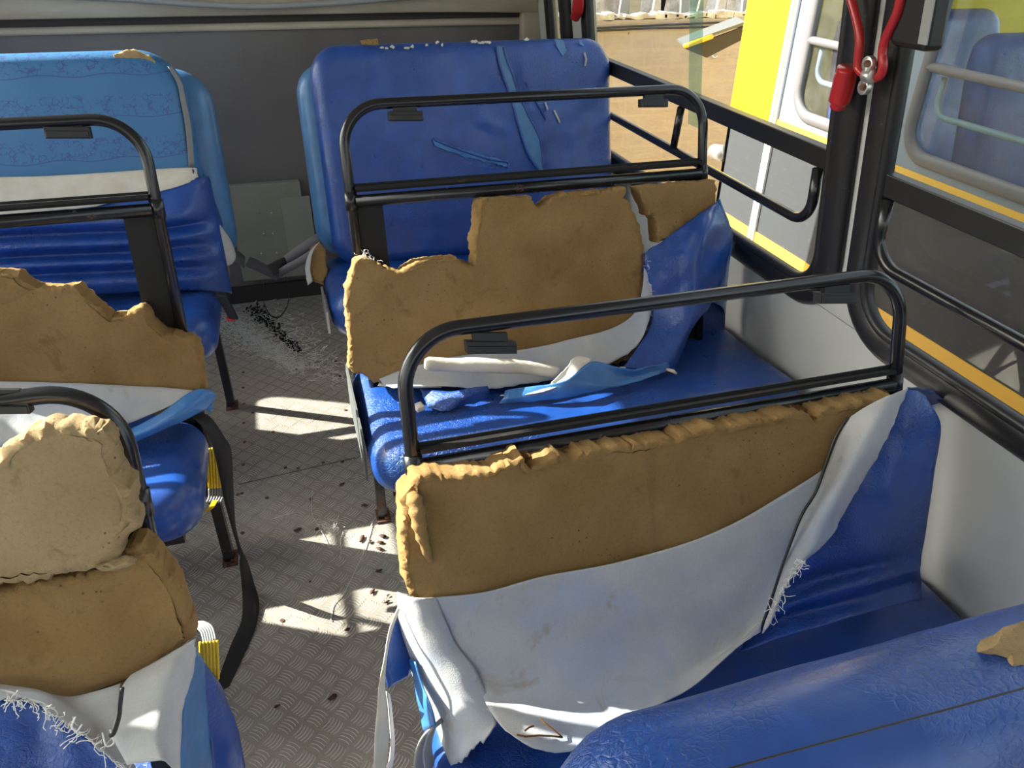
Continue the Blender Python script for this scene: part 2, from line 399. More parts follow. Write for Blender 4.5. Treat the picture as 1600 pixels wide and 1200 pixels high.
def rbox(c, h, r, seg=10, warp=None, n=3):
    """rounded box: grid of a cube clamped to an inner box then pushed out by r; non-uniform density towards the edges"""
    vs = []; fs = []; idx = {}
    hx, hy, hz = h; c = V(c)
    def ts(H):
        N = max(2, int(seg*H/max(h)));  inner = [-(H-r)+2*(H-r)*i/N for i in range(N+1)]
        a = [-H+r*i/n for i in range(n)]
        return a+inner+[-x for x in a[::-1]]
    T = [ts(hx), ts(hy), ts(hz)]; H = (hx, hy, hz)
    def vert(p):
        key = tuple(round(x, 6) for x in p)
        if key in idx: return idx[key]
        q = V([max(-(H[a]-r), min(H[a]-r, p[a])) for a in range(3)]); d = V(p)-q
        if d.length > 1e-9:
            d = V([math.copysign(abs(x/r)**1.0*r, x) for x in d])
            # cube-to-sphere mapping for even corners
            a, b, e = d.x/r, d.y/r, d.z/r
            d = V((a*sqrt(max(0, 1-b*b/2-e*e/2+b*b*e*e/3)), b*sqrt(max(0, 1-e*e/2-a*a/2+e*e*a*a/3)), e*sqrt(max(0, 1-a*a/2-b*b/2+a*a*b*b/3))))*r
            if d.length < r*.98: d = d.normalized()*r
        w_ = q+d+c
        if warp: w_ = warp(w_)
        idx[key] = len(vs); vs.append(w_); return idx[key]
    for ax in range(3):
        b, d = [(1, 2), (2, 0), (0, 1)][ax]
        for s in (-1, 1):
            for i in range(len(T[b])-1):
                for j in range(len(T[d])-1):
                    q = []
                    for (x, y) in ((T[b][i], T[d][j]), (T[b][i+1], T[d][j]), (T[b][i+1], T[d][j+1]), (T[b][i], T[d][j+1])):
                        p = [0, 0, 0]; p[ax] = s*H[ax]; p[b] = x; p[d] = y; q.append(vert(p))
                    if len(set(q)) == 4: fs.append(q if s > 0 else q[::-1])
    return vs, fs
def resample(P, step):
    out = []
    for i in range(len(P)):
        a, b = P[i], P[(i+1) % len(P)]; L = (b-a).length; n = max(1, int(L/step))
        out += [a+(b-a)*(t/n) for t in range(n)]
    return out
def slab(name, poly, P, Nrm, thick, m, parent, jag=.004, rnd=.012, step=.0045, seed=0, lump=.004, label=None, flat=None):
    """torn foam slab: traced outline on a plane, jittered, with rounded ragged rim, lumpy face and real thickness"""
    pts = resample([V(p) for p in poly], step)
    ctr = sum(pts, V())/len(pts); X = Nrm.orthogonal().normalized(); Y = Nrm.cross(X)
    q2 = [((p-ctr).dot(X), (p-ctr).dot(Y)) for p in pts]
    area = sum(q2[i][0]*q2[(i+1) % len(q2)][1]-q2[(i+1) % len(q2)][0]*q2[i][1] for i in range(len(q2)))
    if area < 0: q2 = q2[::-1]; pts = pts[::-1]
    N = len(q2); inn = []
    for i in range(N):
        a, b = q2[(i-2) % N], q2[(i+2) % N]; dx, dy = b[0]-a[0], b[1]-a[1]; l = math.hypot(dx, dy) or 1
        inn.append((-dy/l, dx/l))
    sd = V((seed, seed*2.3, -seed))
    def place(i, ins, dep):
        p = pts[i]; nx, ny = inn[i]
        j = noise.noise(p*40+sd)*.7+noise.noise(p*110+sd)*.6+noise.noise(p*260+sd)*.4
        if flat and flat(p): j *= .15
        return ctr+X*(q2[i][0]+nx*(ins+jag*j))+Y*(q2[i][1]+ny*(ins+jag*j))-Nrm*dep
    rings = [(rnd, 0), (rnd*.45, rnd*.12), (rnd*.12, rnd*.45), (0, rnd), (-.001, thick*.6), (rnd*.2, thick)]
    vs = []; fs = []
    for r_, (ins, dep) in enumerate(rings):
        for i in range(N):
            p = place(i, ins, dep)
            if r_ < 5:
                q_ = p*60+sd; p += V((noise.noise(q_), noise.noise(q_-sd*3), noise.noise(q_+sd*2)))*(.0045 if r_ else .002)
                q_ = p*190+sd; p += V((noise.noise(q_), noise.noise(q_-sd*3), noise.noise(q_+sd*2)))*(.0036 if r_ else .0015)
            vs.append(p)
    for r_ in range(len(rings)-1):
        for i in range(N):
            j = (i+1) % N; fs.append((r_*N+i, r_*N+j, (r_+1)*N+j, (r_+1)*N+i))
    # front face: grid-ish fill by triangulating ring 0 with interior points
    bm = bmesh.new(); ring = [bm.verts.new(vs[i]) for i in range(N)]
    es = [bm.edges.new((ring[i], ring[(i+1) % N])) for i in range(N)]
    bmesh.ops.triangle_fill(bm, edges=es, use_beauty=True, use_dissolve=False)
    for _ in range(4):
        long_ = [e for e in bm.edges if not e.is_boundary and e.calc_length() > .045]
        if not long_: break
        bmesh.ops.subdivide_edges(bm, edges=long_, cuts=1)
        bmesh.ops.triangulate(bm, faces=[f for f in bm.faces if len(f.verts) > 3])
    bm.verts.index_update(); map_ = {}
    for v_ in bm.verts:
        if v_ in ring[:0]: continue
    rset = {v_: i for i, v_ in enumerate(ring)}
    for v_ in bm.verts:
        if v_ in rset: map_[v_] = rset[v_]
        else:
            p = v_.co.copy(); p += Nrm*(lump*noise.noise(p*9+sd)+lump*.5*noise.noise(p*22+sd))
            map_[v_] = len(vs); vs.append(p)
    for f in bm.faces: fs.append([map_[v_] for v_ in f.verts])
    bm.free()
    b0 = 5*N
    fs.append([b0+i for i in range(N)][::-1])
    return mesh(name, vs, fs, m, parent, label=label, angle=50)
def panel(name, outer, holes, to3d, m, parent=None, solid=.004, off=0, struct=False, smooth=False, label=None):
    bm = bmesh.new(); es = []
    for loop in [outer]+holes:
        vv = [bm.verts.new(to3d(*p)) for p in loop]
        es += [bm.edges.new((vv[i], vv[(i+1) % len(vv)])) for i in range(len(vv))]
    bmesh.ops.triangle_fill(bm, edges=es, use_beauty=True, use_dissolve=False)
    bmesh.ops.recalc_face_normals(bm, faces=bm.faces); bm.verts.index_update()
    vs = [v_.co.copy() for v_ in bm.verts]; fs = [[v_.index for v_ in f.verts] for f in bm.faces]; bm.free()
    return mesh(name, vs, fs, m, parent, smooth=smooth, solid=solid, off=off, struct=struct, label=label)
def rrect(x0, y0, x1, y1, r, n=8):
    rs = r if hasattr(r, '__len__') else (r,)*4
    return [(p.x, p.y) for p in fillet([V((x0,y0,0)),V((x1,y0,0)),V((x1,y1,0)),V((x0,y1,0))], list(rs), n, True)]
def fringe(name, pts, m, parent, n=30, L=.02, r=.0004, seed=1, down=V((0,0,-1)), label=None):
    """loose frayed threads along a torn edge"""
    rd = random.Random(seed); b = MB()
    for _ in range(n):
        i = rd.randrange(len(pts)-1); t = rd.random(); p = V(pts[i])*(1-t)+V(pts[i+1])*t
        d = V((rd.uniform(-1,1), rd.uniform(-1,1), rd.uniform(-1,1)))*.6+down
        q = [p]; l = L*rd.uniform(.3, 1)
        for s in range(5):
            d = (d.normalized()+V((rd.uniform(-1,1), rd.uniform(-1,1), rd.uniform(-1,1)))*.9).normalized(); q.append(q[-1]+d*l/5)
        b.tube(q, r, 4)
    return b.out(name, m, parent, label=label)
#==BODY==
# ================================================================== THE SETTING
def WX(z): return 1.2-.137*(z-.88)
def WR(y, z, o=0): return V((WX(z)+o, y, z))            # right wall plane, o > 0 is outward
def WL(y, z, o=0): return V((-.18-WX(z)-o, y, z))
YR = 1.73; YF = -5.2; ZC = 2.32
mesh('floor', [(-1.42,YF,0),(1.25,YF,0),(1.25,YR,0),(-1.42,YR,0)], [(0,1,2,3)], TREAD, struct=True, smooth=False, solid=.02, off=-1)
FLOOR = bpy.data.objects['floor']
CE = MB(); CE.add([(-1.32,YF,ZC),(1.14,YF,ZC),(1.14,YR+.05,ZC),(-1.32,YR+.05,ZC)], [(0,3,2,1)]); CE.out('ceiling', CEIL, struct=True, smooth=False, solid=.04, off=-1)
WIN = [(-4.6, -3.55, 4), (-3.45, -2.05, 4), (-1.95, -.5175, 3), (-.4125, 1.08, 2), (1.30, 1.50, 1)]
WINL = [(a-.16, b-.16, k) for a, b, k in WIN if k != 1]+[(1.02, 1.50, 5)]   # gasket centre-line spans in Y
ZB, ZT = .797, 2.05
def wall_side(W, side, sgn):
    MB().box((min(sgn*1.213, sgn*1.24)-(.18 if sgn < 0 else 0), YF, 0), (max(sgn*1.213, sgn*1.24)-(.18 if sgn < 0 else 0), YR, .782)).out('wall_%s_lower' % side, WALL, struct=True, smooth=False)
    holes = [rrect(a, ZB, b, ZT, (.12 if k != 1 else .05,)*4) for a, b, k in (WIN if sgn > 0 else WINL)]
    panel('wall_%s' % side, [(YF, .784), (YR+.02, .784), (YR+.02, ZC+.02), (YF, ZC+.02)], holes, lambda y, z: W(y, z), WALL, solid=.03, off=(1 if sgn > 0 else 1), struct=True)
wall_side(WR, 'right', 1); wall_side(WL, 'left', -1)
def window(W, k, a, b, sgn, num, rc=.12):
    o = mesh('window_%d' % num, [W(a,ZB,.012), W(b,ZB,.012), W(b,ZT,.012), W(a,ZT,.012)], [(0,1,2,3)], GLD if (k == 3 and sgn > 0) else GLS, struct=True, smooth=False)
    loop = [W(p[0], p[1], -.004) for p in rrect(a, ZB, b, ZT, rc, 10)]
    nrm = (W(0, 1, -1)-W(0, 1, 0))
    MB().tube(loop, (.024, .040), 16, closed=True, squash=nrm).out('gasket', RUB, o)
    inner = [W(p[0], p[1], -.012) for p in rrect(a+.032, ZB+.032, b-.032, ZT-.032, rc*.8, 10)]
    MB().tube(inner, (.016, .012), 8, closed=True, squash=nrm).out('inner_lip', BLKP, o)
    if b-a > .5:
        r = MB(); c0 = W(a+.02, 1.144, -.002); c1 = W(b-.02, 1.144, -.002)
        r.obox((c0+c1)/2, (c1-c0)/2, V((.016, 0, 0)), (W(0,1.168)-W(0,1.12))/2); r.out('divider_rail', BLKP, o, smooth=False, bevel=.003)
        ya, yb = a+.062, b-.062; P = [W(ya, 1.12, -.022), W(ya, .985, -.03), W(yb, .985, -.03), W(yb, 1.12, -.022)]
        MB().tube(fillet(P, .085, 10), .0125, 14).out('guard_tube', BLKC, o)
        if k == 2: MB().cyl(W(.31, 1.12, -.022), W(.345, .987, -.03), .0115).out('guard_strut', BLKC, o)
        ym = .268 if k == 2 else (a+b)/2
        mesh('sliding_pane', [W(ym-.033,1.168,.004), W(b-.03,1.168,.004), W(b-.03,ZT-.03,.004), W(ym-.033,ZT-.03,.004)], [(0,1,2,3)], GLS, o, smooth=False)
        MB().obox(W(ym, 1.5, .0), V((0,.033,0)), V((.003,0,0)), (W(0,ZT-.03)-W(0,1.168))/2).out('pane_edge', GLG, o, smooth=False)
        if k == 3:
            MB().obox(W(b-.075, 1.60, -.03), V((0,.045,0)), V((.022,0,0)), (W(0,1.79)-W(0,1.405))/2).out('latch_housing', BLKP, o, smooth=False, bevel=.01)
            mesh('latch_strip', [W(b-.125,1.42,-.055), W(b-.105,1.42,-.055), W(b-.105,1.78,-.055), W(b-.125,1.78,-.055)], [(0,1,2,3)], GRYST, o, smooth=False, solid=.003)
    return o
n_ = 1
for W, sgn in ((WR, 1), (WL, -1)):
    for a, b, k in (WIN if sgn > 0 else WINL):
        window(W, k, a, b, sgn, n_, .12 if k != 1 else .06); n_ += 1
panel('wall_front', [(-1.42,0), (1.25,0), (1.25,ZC), (-1.42,ZC)], [rrect(-1.2,.85,1.0,2.05,.15)], lambda x, z: V((x, YF, z)), DWALL, solid=.03, struct=True)
wf_ = mesh('window_0', [(-1.2,YF,.85),(1.0,YF,.85),(1.0,YF,2.05),(-1.2,YF,2.05)], [(0,1,2,3)], GLS, struct=True, smooth=False)
MB().tube([V((p[0], YF+.01, p[1])) for p in rrect(-1.2,.85,1.0,2.05,.15)], .03, 10, closed=True).out('gasket', RUB, wf_)
# grey strip on the pillars between windows (black trims either side are the gaskets)
# rear wall
def RW(a, b, m, name, **k): return MB().box(a, b).out(name, m, struct=True, smooth=False, **k)
RW((-1.45, YR, 0), (1.25, YR+.03, ZC+.05), DWALL, 'wall_rear')
RW((-1.40, YR-.012, 0), (1.21, YR+.001, .085), DRECESS, 'baseboard_rear')
zr = lambda v: onY(420, v, YR).z
b = MB(); xs = [-1.36+i*(2.50/40) for i in range(41)]
def strip(name, prof, m, sag=lambda x: 0, kind=True):
    vs = []; fs = []
    for i, x in enumerate(xs):
        for (y, z) in prof: vs.append((x, YR-y, z+sag(x)))
    L = len(prof)
    for i in range(len(xs)-1):
        for j in range(L-1): fs.append((i*L+j, (i+1)*L+j, (i+1)*L+j+1, i*L+j+1))
    return mesh(name, vs, fs, m, struct=True)
z1, z2, z3 = zr(46), zr(35), zr(22)
strip('trim_1', [(0, z1-.002), (.018, z1), (.022, z1+.008), (.020, z2-.004), (.008, z2+.001)], BEIGE)
strip('trim_2', [(.006, z2-.002), (.002, z2+.01), (.004, z3+.005)], DRECESS)
strip('trim_3', [(.0, z3+.02), (.045, z3), (.060, z3+.006), (.055, z3+.03), (.075, z3+.07), (.06, z3+.15), (.05, z3+.55), (0, z3+.8)], BEIGE, sag=lambda x: -.012*max(0, (x-.55)/.6)**2)
MB().tube(cr([onY(u, v, YR-.09) for u, v in [(-150,-12),(0,-8),(170,-3),(300,6),(400,10),(520,5),(620,-3),(760,-14),(900,-30)]], 6), .011, 12).out('trim_4', GRYST, struct=True)
b = MB(); b.box((1.075, YR-.055, .95), (1.19, YR-.0, 2.1)); b.out('trim_5', BEIGE, struct=True, bevel=.015)

# floor fasteners, seam
def disc(m_, c, r, h, seg=10): m_.tube([V(c), V(c)+V((0,0,h))], r, seg)
for (u, v) in [(380,582),(380,606),(381,631),(381,661),(382,691),(380,726),(378,771),(379,833),(441,970),(363,791),(417,778),(446,731),(466,732),(486,780),(505,723),(535,722),(540,641),(553,612),(427,675),(372,773),(525,565),(531,588),(395,645),(453,731),(402,748),(427,780),(514,691)][:23]:
    m_ = MB(); disc(m_, onZ(u, v, .0), .006, .0022, 12); m_.out('screw_head', RUST, FLOOR, smooth=False)
p0, p1 = onZ(372, 757, .001), onZ(556, 715, .001); d_ = (p1-p0); sx = V((0, .0012, 0))
mesh('plate_seam', [p0-sx, p1-sx, p1+sx, p0+sx], [(0,1,2,3)], GRIT, FLOOR, smooth=False, solid=.0006)

OLIVE2 = mat('olive_plate', (.33, .325, .26), .45)
# rear wall access box between the two back seats
bx = root('access_panel', onY(410, 445, YR-.01), 'olive grey metal access panel with riveted plate on the rear wall at the aisle end', 'panel')
A = onY(352, 291, YR-.03); B_ = onY(468, 286, YR-.03); Cc = onY(474, 440, YR-.03); D = onY(362, 441, YR-.03)
z_t, z_b, xl, xr_ = A.z, D.z, A.x, B_.x
MB().box((xl, YR-.04, z_b), (xr_, YR, z_t)).out('cover_plate', OLIVE, bx, smooth=False, bevel=.004)
MB().box((onY(390,1,YR-.04).x, YR-.044, onY(400,405,YR-.04).z), (onY(443,1,YR-.04).x, YR-.04, onY(400,312,YR-.04).z)).out('riveted_plate', OLIVE2, bx, smooth=False, bevel=.001)
for (u, v) in [(404,333),(424,333),(412,366),(426,365),(408,396),(432,395)]:
    m_ = MB(); p = onY(u, v, YR-.045); m_.tube([p+V((0,.003,0)), p-V((0,.002,0))], .004, 10); m_.out('rivet', ALU, bx)
MB().box((xr_-.006, YR-.046, z_b), (xr_, YR-.04, z_t)).out('edge_strip', GRYST, bx, smooth=False)

# ================================================================== SEATS
class Plane:
    def __init__(s, Y0, z0, rho):
        s.P = V((0, Y0, z0)); s.N = V((0, -cos(rho), sin(rho))); s.T = V((0, sin(rho), cos(rho))); s.z0 = z0
    def __call__(s, u, v, n=0.): return onplane(u, v, s.P+s.N*n, s.N)
    def at(s, x, t, n=0.): return V((x, 0, 0))+s.P+s.T*t+s.N*n
def pad(name, x0, x1, t0, t1, place, thick, rnd, m, parent, corner=.06, nc=(1,1,1,1), nx=44, nt=30, disp=None, label=None, wav=.002, wf=9, seed=0, shape=2.0, back=True):
    """upholstered pad: quad grid over a rounded rectangle, both faces rounded off towards the rim"""
    def ex(t):
        l = r = 0
        for (edge, tl) in ((t1, 1), (t0, 0)):
            d = (t1-t) if tl else (t-t0)
            if d < corner:
                k = corner-sqrt(max(0, corner**2-(corner-d)**2))
                l = max(l, k*(nc[0] if tl else nc[2])); r = max(r, k*(nc[1] if tl else nc[3]))
        return x0+l, x1-r
    def sp(n):
        o = [rnd*(1-cos(pi/2*i/5))*1.0 for i in range(5)]
        return o
    edge = [0, .04, .14, .30, .52, .76, 1.0]
    T = [t0+rnd*e for e in edge]+[t0+rnd+(t1-t0-2*rnd)*i/nt for i in range(1, nt)]+[t1-rnd*e for e in edge[::-1]]
    sd = V((seed*1.3, seed, seed*.7)); vs = []; grid = {}
    def sdf(x, t):
        qx = max(x0-x, x-x1); qt = max(t0-t, t-t1); c = corner
        tl = t > (t0+t1)/2; lf = x < (x0+x1)/2
        on = nc[(0 if lf else 1) if tl else (2 if lf else 3)]
        if on and qx > -c and qt > -c: return c-math.hypot(qx+c, qt+c)
        return min(-qx, -qt)
    for side in (1, -1):
        for j, t in enumerate(T):
            a, b_ = ex(t); w_ = b_-a; e_ = min(rnd, w_*.2)
            X = [a+e_*e for e in edge]+[a+e_+(w_-2*e_)*i/nx for i in range(1, nx)]+[b_-e_*e for e in edge[::-1]]
            for i, x in enumerate(X):
                rim = i in (0, len(X)-1) or j in (0, len(T)-1)
                if rim and side < 0: grid[side, j, i] = grid[1, j, i]; continue
                d = max(0, min(1, sdf(x, t)/rnd)); f = (1-(1-d)**shape)**(1/shape)
                n = 0 if rim else side*thick/2*f
                p = V((x, t, 0))
                if disp and side > 0: n += disp(x, t)*f
                n += side*wav*f*(noise.noise(p*wf+sd)+.5*noise.noise(p*wf*2.7+sd))
                grid[side, j, i] = len(vs); vs.append(place(x, t, n))
    fs = []; NX = nx-1+14
    for side in ((1, -1) if back else (1,)):
        for j in range(len(T)-1):
            for i in range(NX-1):
                q = [grid[side, j, i], grid[side, j, i+1], grid[side, j+1, i+1], grid[side, j+1, i]]
                fs.append(q if side > 0 else q[::-1])
    return mesh(name, vs, fs, m, parent, label=label)

def cushion(t, x0, x1, yb, yf, ztop, th=.15, m=VIN, seed=0, tilt=.03, nc=(1,1,1,1)):
    def place(x, y, n): return V((x, y, ztop-th/2+n + tilt*(yb-y)/(yb-yf) - tilt))
    def disp(x, y): return .004*sin((x-x0)*7)+(-.006*math.exp(-((y-(yb+yf)/2)/.12)**2))
    return pad('seat_cushion', x0, x1, yf, yb, place, th, .062, m, t, corner=.085, nc=nc, nx=52, nt=22, disp=disp, wav=.0025, wf=8, seed=seed, shape=2.2)

def frame(t, pl, x0, x1, zt, zc, seat_z, hoop=True, plates=True, wall=1):
    """welded steel frame: hoop, cross tube with flat bar, upright plates, base rails"""
    T = (zt-pl.z0)/cos(0.26)
    tb = -(pl.z0-seat_z+.02)/.96
    P = [pl.at(x0, tb), pl.at(x0, T), pl.at(x1, T), pl.at(x1, tb)]
    MB().tube(fillet(P, [0, .095, .095, 0], 12), .0125, 16).out('hoop_tube', BLKC, t)
    MB().tube([pl.at(x0+.01, 0, .004), pl.at(x1-.01, 0, .004)], .0145, 16).out('cross_tube', BLK, t)
    b = MB(); c0, c1 = pl.at(x0+.012, .030, .006), pl.at(x1-.012, .030, .006)
    b.obox((c0+c1)/2, (c1-c0)/2, pl.N*.010, pl.T*.004); b.obox((c0+c1)/2-pl.N*.009, (c1-c0)/2, pl.N*.0015, pl.T*.010)
    b.out('flat_rail', BLKM, t, smooth=False)
    for x in (x0, x1):
        b = MB(); b.tube([pl.at(x, -.02), pl.at(x, .022)], .0155, 14); b.out('weld_joint', BLK, t)
    if plates:
        wd = .062
        for k, x in enumerate((x0+.012+wd/2, (x0+x1)/2-.10, x1-.012-wd/2)):
            hw = wd/2 if k != 1 else .012
            b = MB(); a0, a1 = pl.at(x, tb+.02, -.006), pl.at(x, -.012, -.006)
            b.obox((a0+a1)/2, V((hw, 0, 0)), pl.N*.0025, (a1-a0)/2); b.out('upright_plate', BLKM, t, smooth=False)
def clips(t, pl, spots, T):
    for (u0, u1, v, h) in spots:
        p0, p1 = pl(u0, v, .003), pl(u1, v, .003); hh = h/F_PX*(p0-CAM).length*.62
        b = MB(); c = (p0+p1)/2; c.z -= hh; b.obox(c, (p1-p0)/2, pl.N*.011, pl.T*hh); b.obox(c+pl.N*.012-pl.T*hh*.3, (p1-p0)*.47, pl.N*.002, pl.T*hh*.6); b.obox(c+pl.T*(hh+.006), (p1-p0)*.35, pl.N*.006, pl.T*.008)
        b.out('table_clip', BLKP, t, smooth=False, bevel=.0015)
def legs(t, x0, x1, yb, yf, z, foot=True, fx=None, fy=None):
    """base frame rails and flat-bar legs with bolted feet"""
    b = MB()
    for y in (yb-.03, yf+.06): b.box((x0+.02, y-.014, z-.03), (x1-.02, y+.014, z))
    for x in (x0+.03, x1-.06): b.box((x-.014, yf+.06, z-.029), (x+.014, yb-.03, z-.001))
    b.out('base_rail', BLK, t, smooth=False)
    for x, y in ((fx if fx is not None else x0+.05, fy if fy is not None else yb-.04), (x1-.30, yf+.12), (x0+.30, yf+.16)):
        b = MB(); b.obox((x, y, z/2-.005), V((.014, 0, 0)), V((0, .016, 0)), V((0, 0, z/2-.01)))
        lg = b.out('leg', BLK, t, smooth=False)
        b = MB(); b.obox((x+.002, y, .004), V((.021, 0, 0)), V((0, .03, 0)), V((0, 0, .004))); b.tube([V((x+.01, y-.018, .006)), V((x+.01, y-.018, .016))], .007, 6)
        b.out('foot_plate', RUST, lg, smooth=False)

# ---- row 2, right of the aisle --------------------------------------------------
R2 = Plane(0, 1.017, .245)
s2 = root('bus_seat', (.6, -.2, 0), 'torn bus seat by the window, second from back, with notched ochre foam under empty hoop', 'bus seat', 'torn blue bus seats')
frame(s2, R2, .12, 1.06, 1.225, 1.017, .5)
clips(s2, R2, [(606,660,174,11), (1000,1042,155,9)], 0)
cushion(s2, .070, 1.20, .06, -.47, .590, th=.13, seed=2)
legs(s2, .10, 1.18, .02, -.45, .45, fx=.118, fy=.02)
MB().box((.060, -.34, .44), (.065, .0, .575)).out('side_plate', DGRY, s2, smooth=False)
def P(pl, L, n): return [pl(u, v, n) for u, v in L]
N07 = .072
foam_r2 = slab('foam_pad', P(R2, [(541,452),(550,425),(556,408),(565,404),(574,404),(586,410),(600,420),(615,422),(628,425),(640,416),(655,408),(680,406),(712,403),(722,410),(735,415),(742,415),(744,400),(741,385),(739,378),(745,360),(748,330),(749,312),(760,309),(790,309),(830,307),(835,316),(840,325),(850,320),(866,308),(882,302),(920,300),(955,296),(977,293),(978,302),(976,308),(984,316),(990,330),(999,350),(1004,375),(1006,395),(1005,415),(1006,440),(1090,440),(1080,520),(1000,560),(900,585),(760,600),(640,606),(598,600),(575,592),(558,584),(546,577),(545,520),(540,490)], N07),
     R2.P, R2.N, .075, FOAM, s2, jag=.0045, rnd=.008, seed=3, lump=.004)
slab('foam_scrap', P(R2, [(997,292),(1001,305),(1010,322),(1013,337),(1022,338),(1027,346),(1029,380),(1048,372),(1075,352),(1100,335),(1119,318),(1121,298),(1119,282),(1080,284),(1040,288)], N07), R2.P, R2.N, .06, FOAM, s2, jag=.003, rnd=.008, seed=5, label='separate browned foam piece')
def CL(name, pl, rows, m, parent, **k): return cloth(name, [[pl(*q) for q in r] for r in rows], m, parent, **k)
# cover hanging at the window end
CL('seat_cover', R2, [
  [(1030,379,.082),(1062,356,.085),(1100,330,.085),(1126,311,.07)],
  [(1008,398,.085),(1055,385,.10),(1100,352,.125),(1140,350,.07)],
  [(1014,440,.085),(1050,420,.115),(1098,385,.14),(1143,372,.06)],
  [(1018,480,.09),(1052,465,.115),(1092,440,.145),(1130,430,.07)],
  [(1010,520,.11),(1046,510,.125),(1082,490,.15),(1108,478,.10)],
  [(990,552,.14),(1030,545,.15),(1062,530,.17),(1080,515,.14)],
  [(972,576,.165),(1010,580,.175),(1040,580,.18),(1057,574,.17)]], VIN, s2, wav=.008, wf=13, seed=4)
CL('cover_back', R2, [[(1105,320,-.02),(1138,345,-.03)],[(1100,420,-.02),(1136,430,-.03)],[(1090,500,-.02),(1134,485,-.03)],[(1080,545,-.02),(1131,525,-.03)]], VIN, s2, wav=.003)
CL('cover_side', R2, [[(1122,310,.07),(1130,325,.02),(1138,345,-.03)],[(1141,365,.06),(1143,370,.02),(1140,380,-.03)],[(1131,430,.06),(1136,432,.02),(1136,440,-.03)],[(1110,470,.08),(1128,480,.03),(1134,490,-.03)]], VIN2, s2, wav=.003)
CL('felt_lining', R2, [
  [(592,592,.076),(645,573,.08),(720,556,.08),(820,546,.082),(900,528,.084),(958,512,.084),(992,488,.084),(1004,450,.084),(1006,418,.082)],
  [(600,600,.09),(650,589,.10),(730,580,.10),(820,572,.11),(905,556,.12),(962,538,.11),(1000,512,.10),(1012,465,.09),(1012,425,.085)],
  [(615,606,.12),(690,604,.13),(760,608,.14),(820,600,.15),(900,585,.15),(958,565,.14),(1000,535,.12),(1018,480,.092),(1018,440,.09)]], FELT, s2, wav=.003, rag=.004, ragsides='b', seed=7, n=8)
MB().tube(cr([R2(u, v, .165) for u, v in [(664,568),(700,570),(760,571),(820,574),(872,582)]], 6), [.012]+[.017]*8+[.019]*8+[.017]*7+[.015], 14).out('rolled_lining', CREAM, s2)
Z6 = .60
def PZ(L): return [[onZ(u, v, z) for u, v, z in r] for r in L]
cloth('torn_cover_flap', PZ([[(862,596,.635),(885,575,.65),(900,556,.66),(925,560,.66)],[(855,606,.62),(880,590,.635),(905,575,.65),(922,568,.65)],[(780,618,.60),(850,612,.62),(900,590,.64),(925,572,.64)]]), CREAM, s2, rag=.006, ragsides='lt', seed=9, wav=.003, label='cream underside of torn cover')
cloth('torn_cover_flap', PZ([[(790,610,.61),(840,603,.625),(885,594,.645),(925,565,.655),(975,577,.64),(1008,574,.63),(1044,566,.62)],[(786,622,.60),(842,616,.61),(895,606,.625),(945,592,.62),(985,588,.61),(1018,580,.61),(1046,573,.61)],[(780,630,.585),(842,627,.59),(900,618,.60),(955,606,.60),(990,598,.60),(1020,588,.60),(1042,580,.60)]]), VIN2, s2, wav=.005, wf=22, rag=.003, ragsides='lb', seed=10)
cloth('torn_cover_flap', PZ([[(655,606,.60),(700,612,.615),(735,606,.63),(762,603,.62)],[(664,625,.59),(700,630,.605),(735,618,.615),(765,612,.605)],[(668,637,.588),(697,642,.592),(728,632,.59),(762,624,.588)]]), VIN, s2, wav=.004, rag=.003, ragsides='lb', seed=11)
cloth('torn_cover_flap', PZ([[(596,588,.60),(618,580,.62),(640,577,.62),(668,566,.62)],[(592,600,.60),(620,598,.61),(645,596,.61),(680,590,.61)],[(590,603,.595),(620,605,.60),(650,606,.60),(690,606,.60)]]), CREAM, s2, wav=.003, seed=12, label='white folded lining scrap')
fringe('frayed_threads', [R2(u, v, .09) for u, v in [(1010,402),(1018,440),(1018,480),(1012,512),(985,550),(962,570)]], THR, s2, n=46, L=.022, seed=3)
fringe('frayed_threads', [R2(u, v, .08) for u, v in [(560,404),(575,403),(590,410)]], THR, s2, n=22, L=.03, seed=4, down=V((0,0,.8)))
m_ = MB(); m_.obox(onZ(655, 636, .60), V((.010,.004,0)), V((-.003,.012,0)), V((0,0,.006))); m_.out('foam_crumb', CREAM, s2, bevel=.002)
MB().tube([onZ(958,578,.606), onZ(970,576,.612), onZ(985,574,.606)], [.003,.005,.003], 6).out('torn_edge_tuft', CREAM, s2)
MB().tube([onZ(1042,577,.606), onZ(1052,580,.612), onZ(1057,584,.604)], [.004,.005,.003], 6).out('torn_edge_tuft', CREAM, s2)

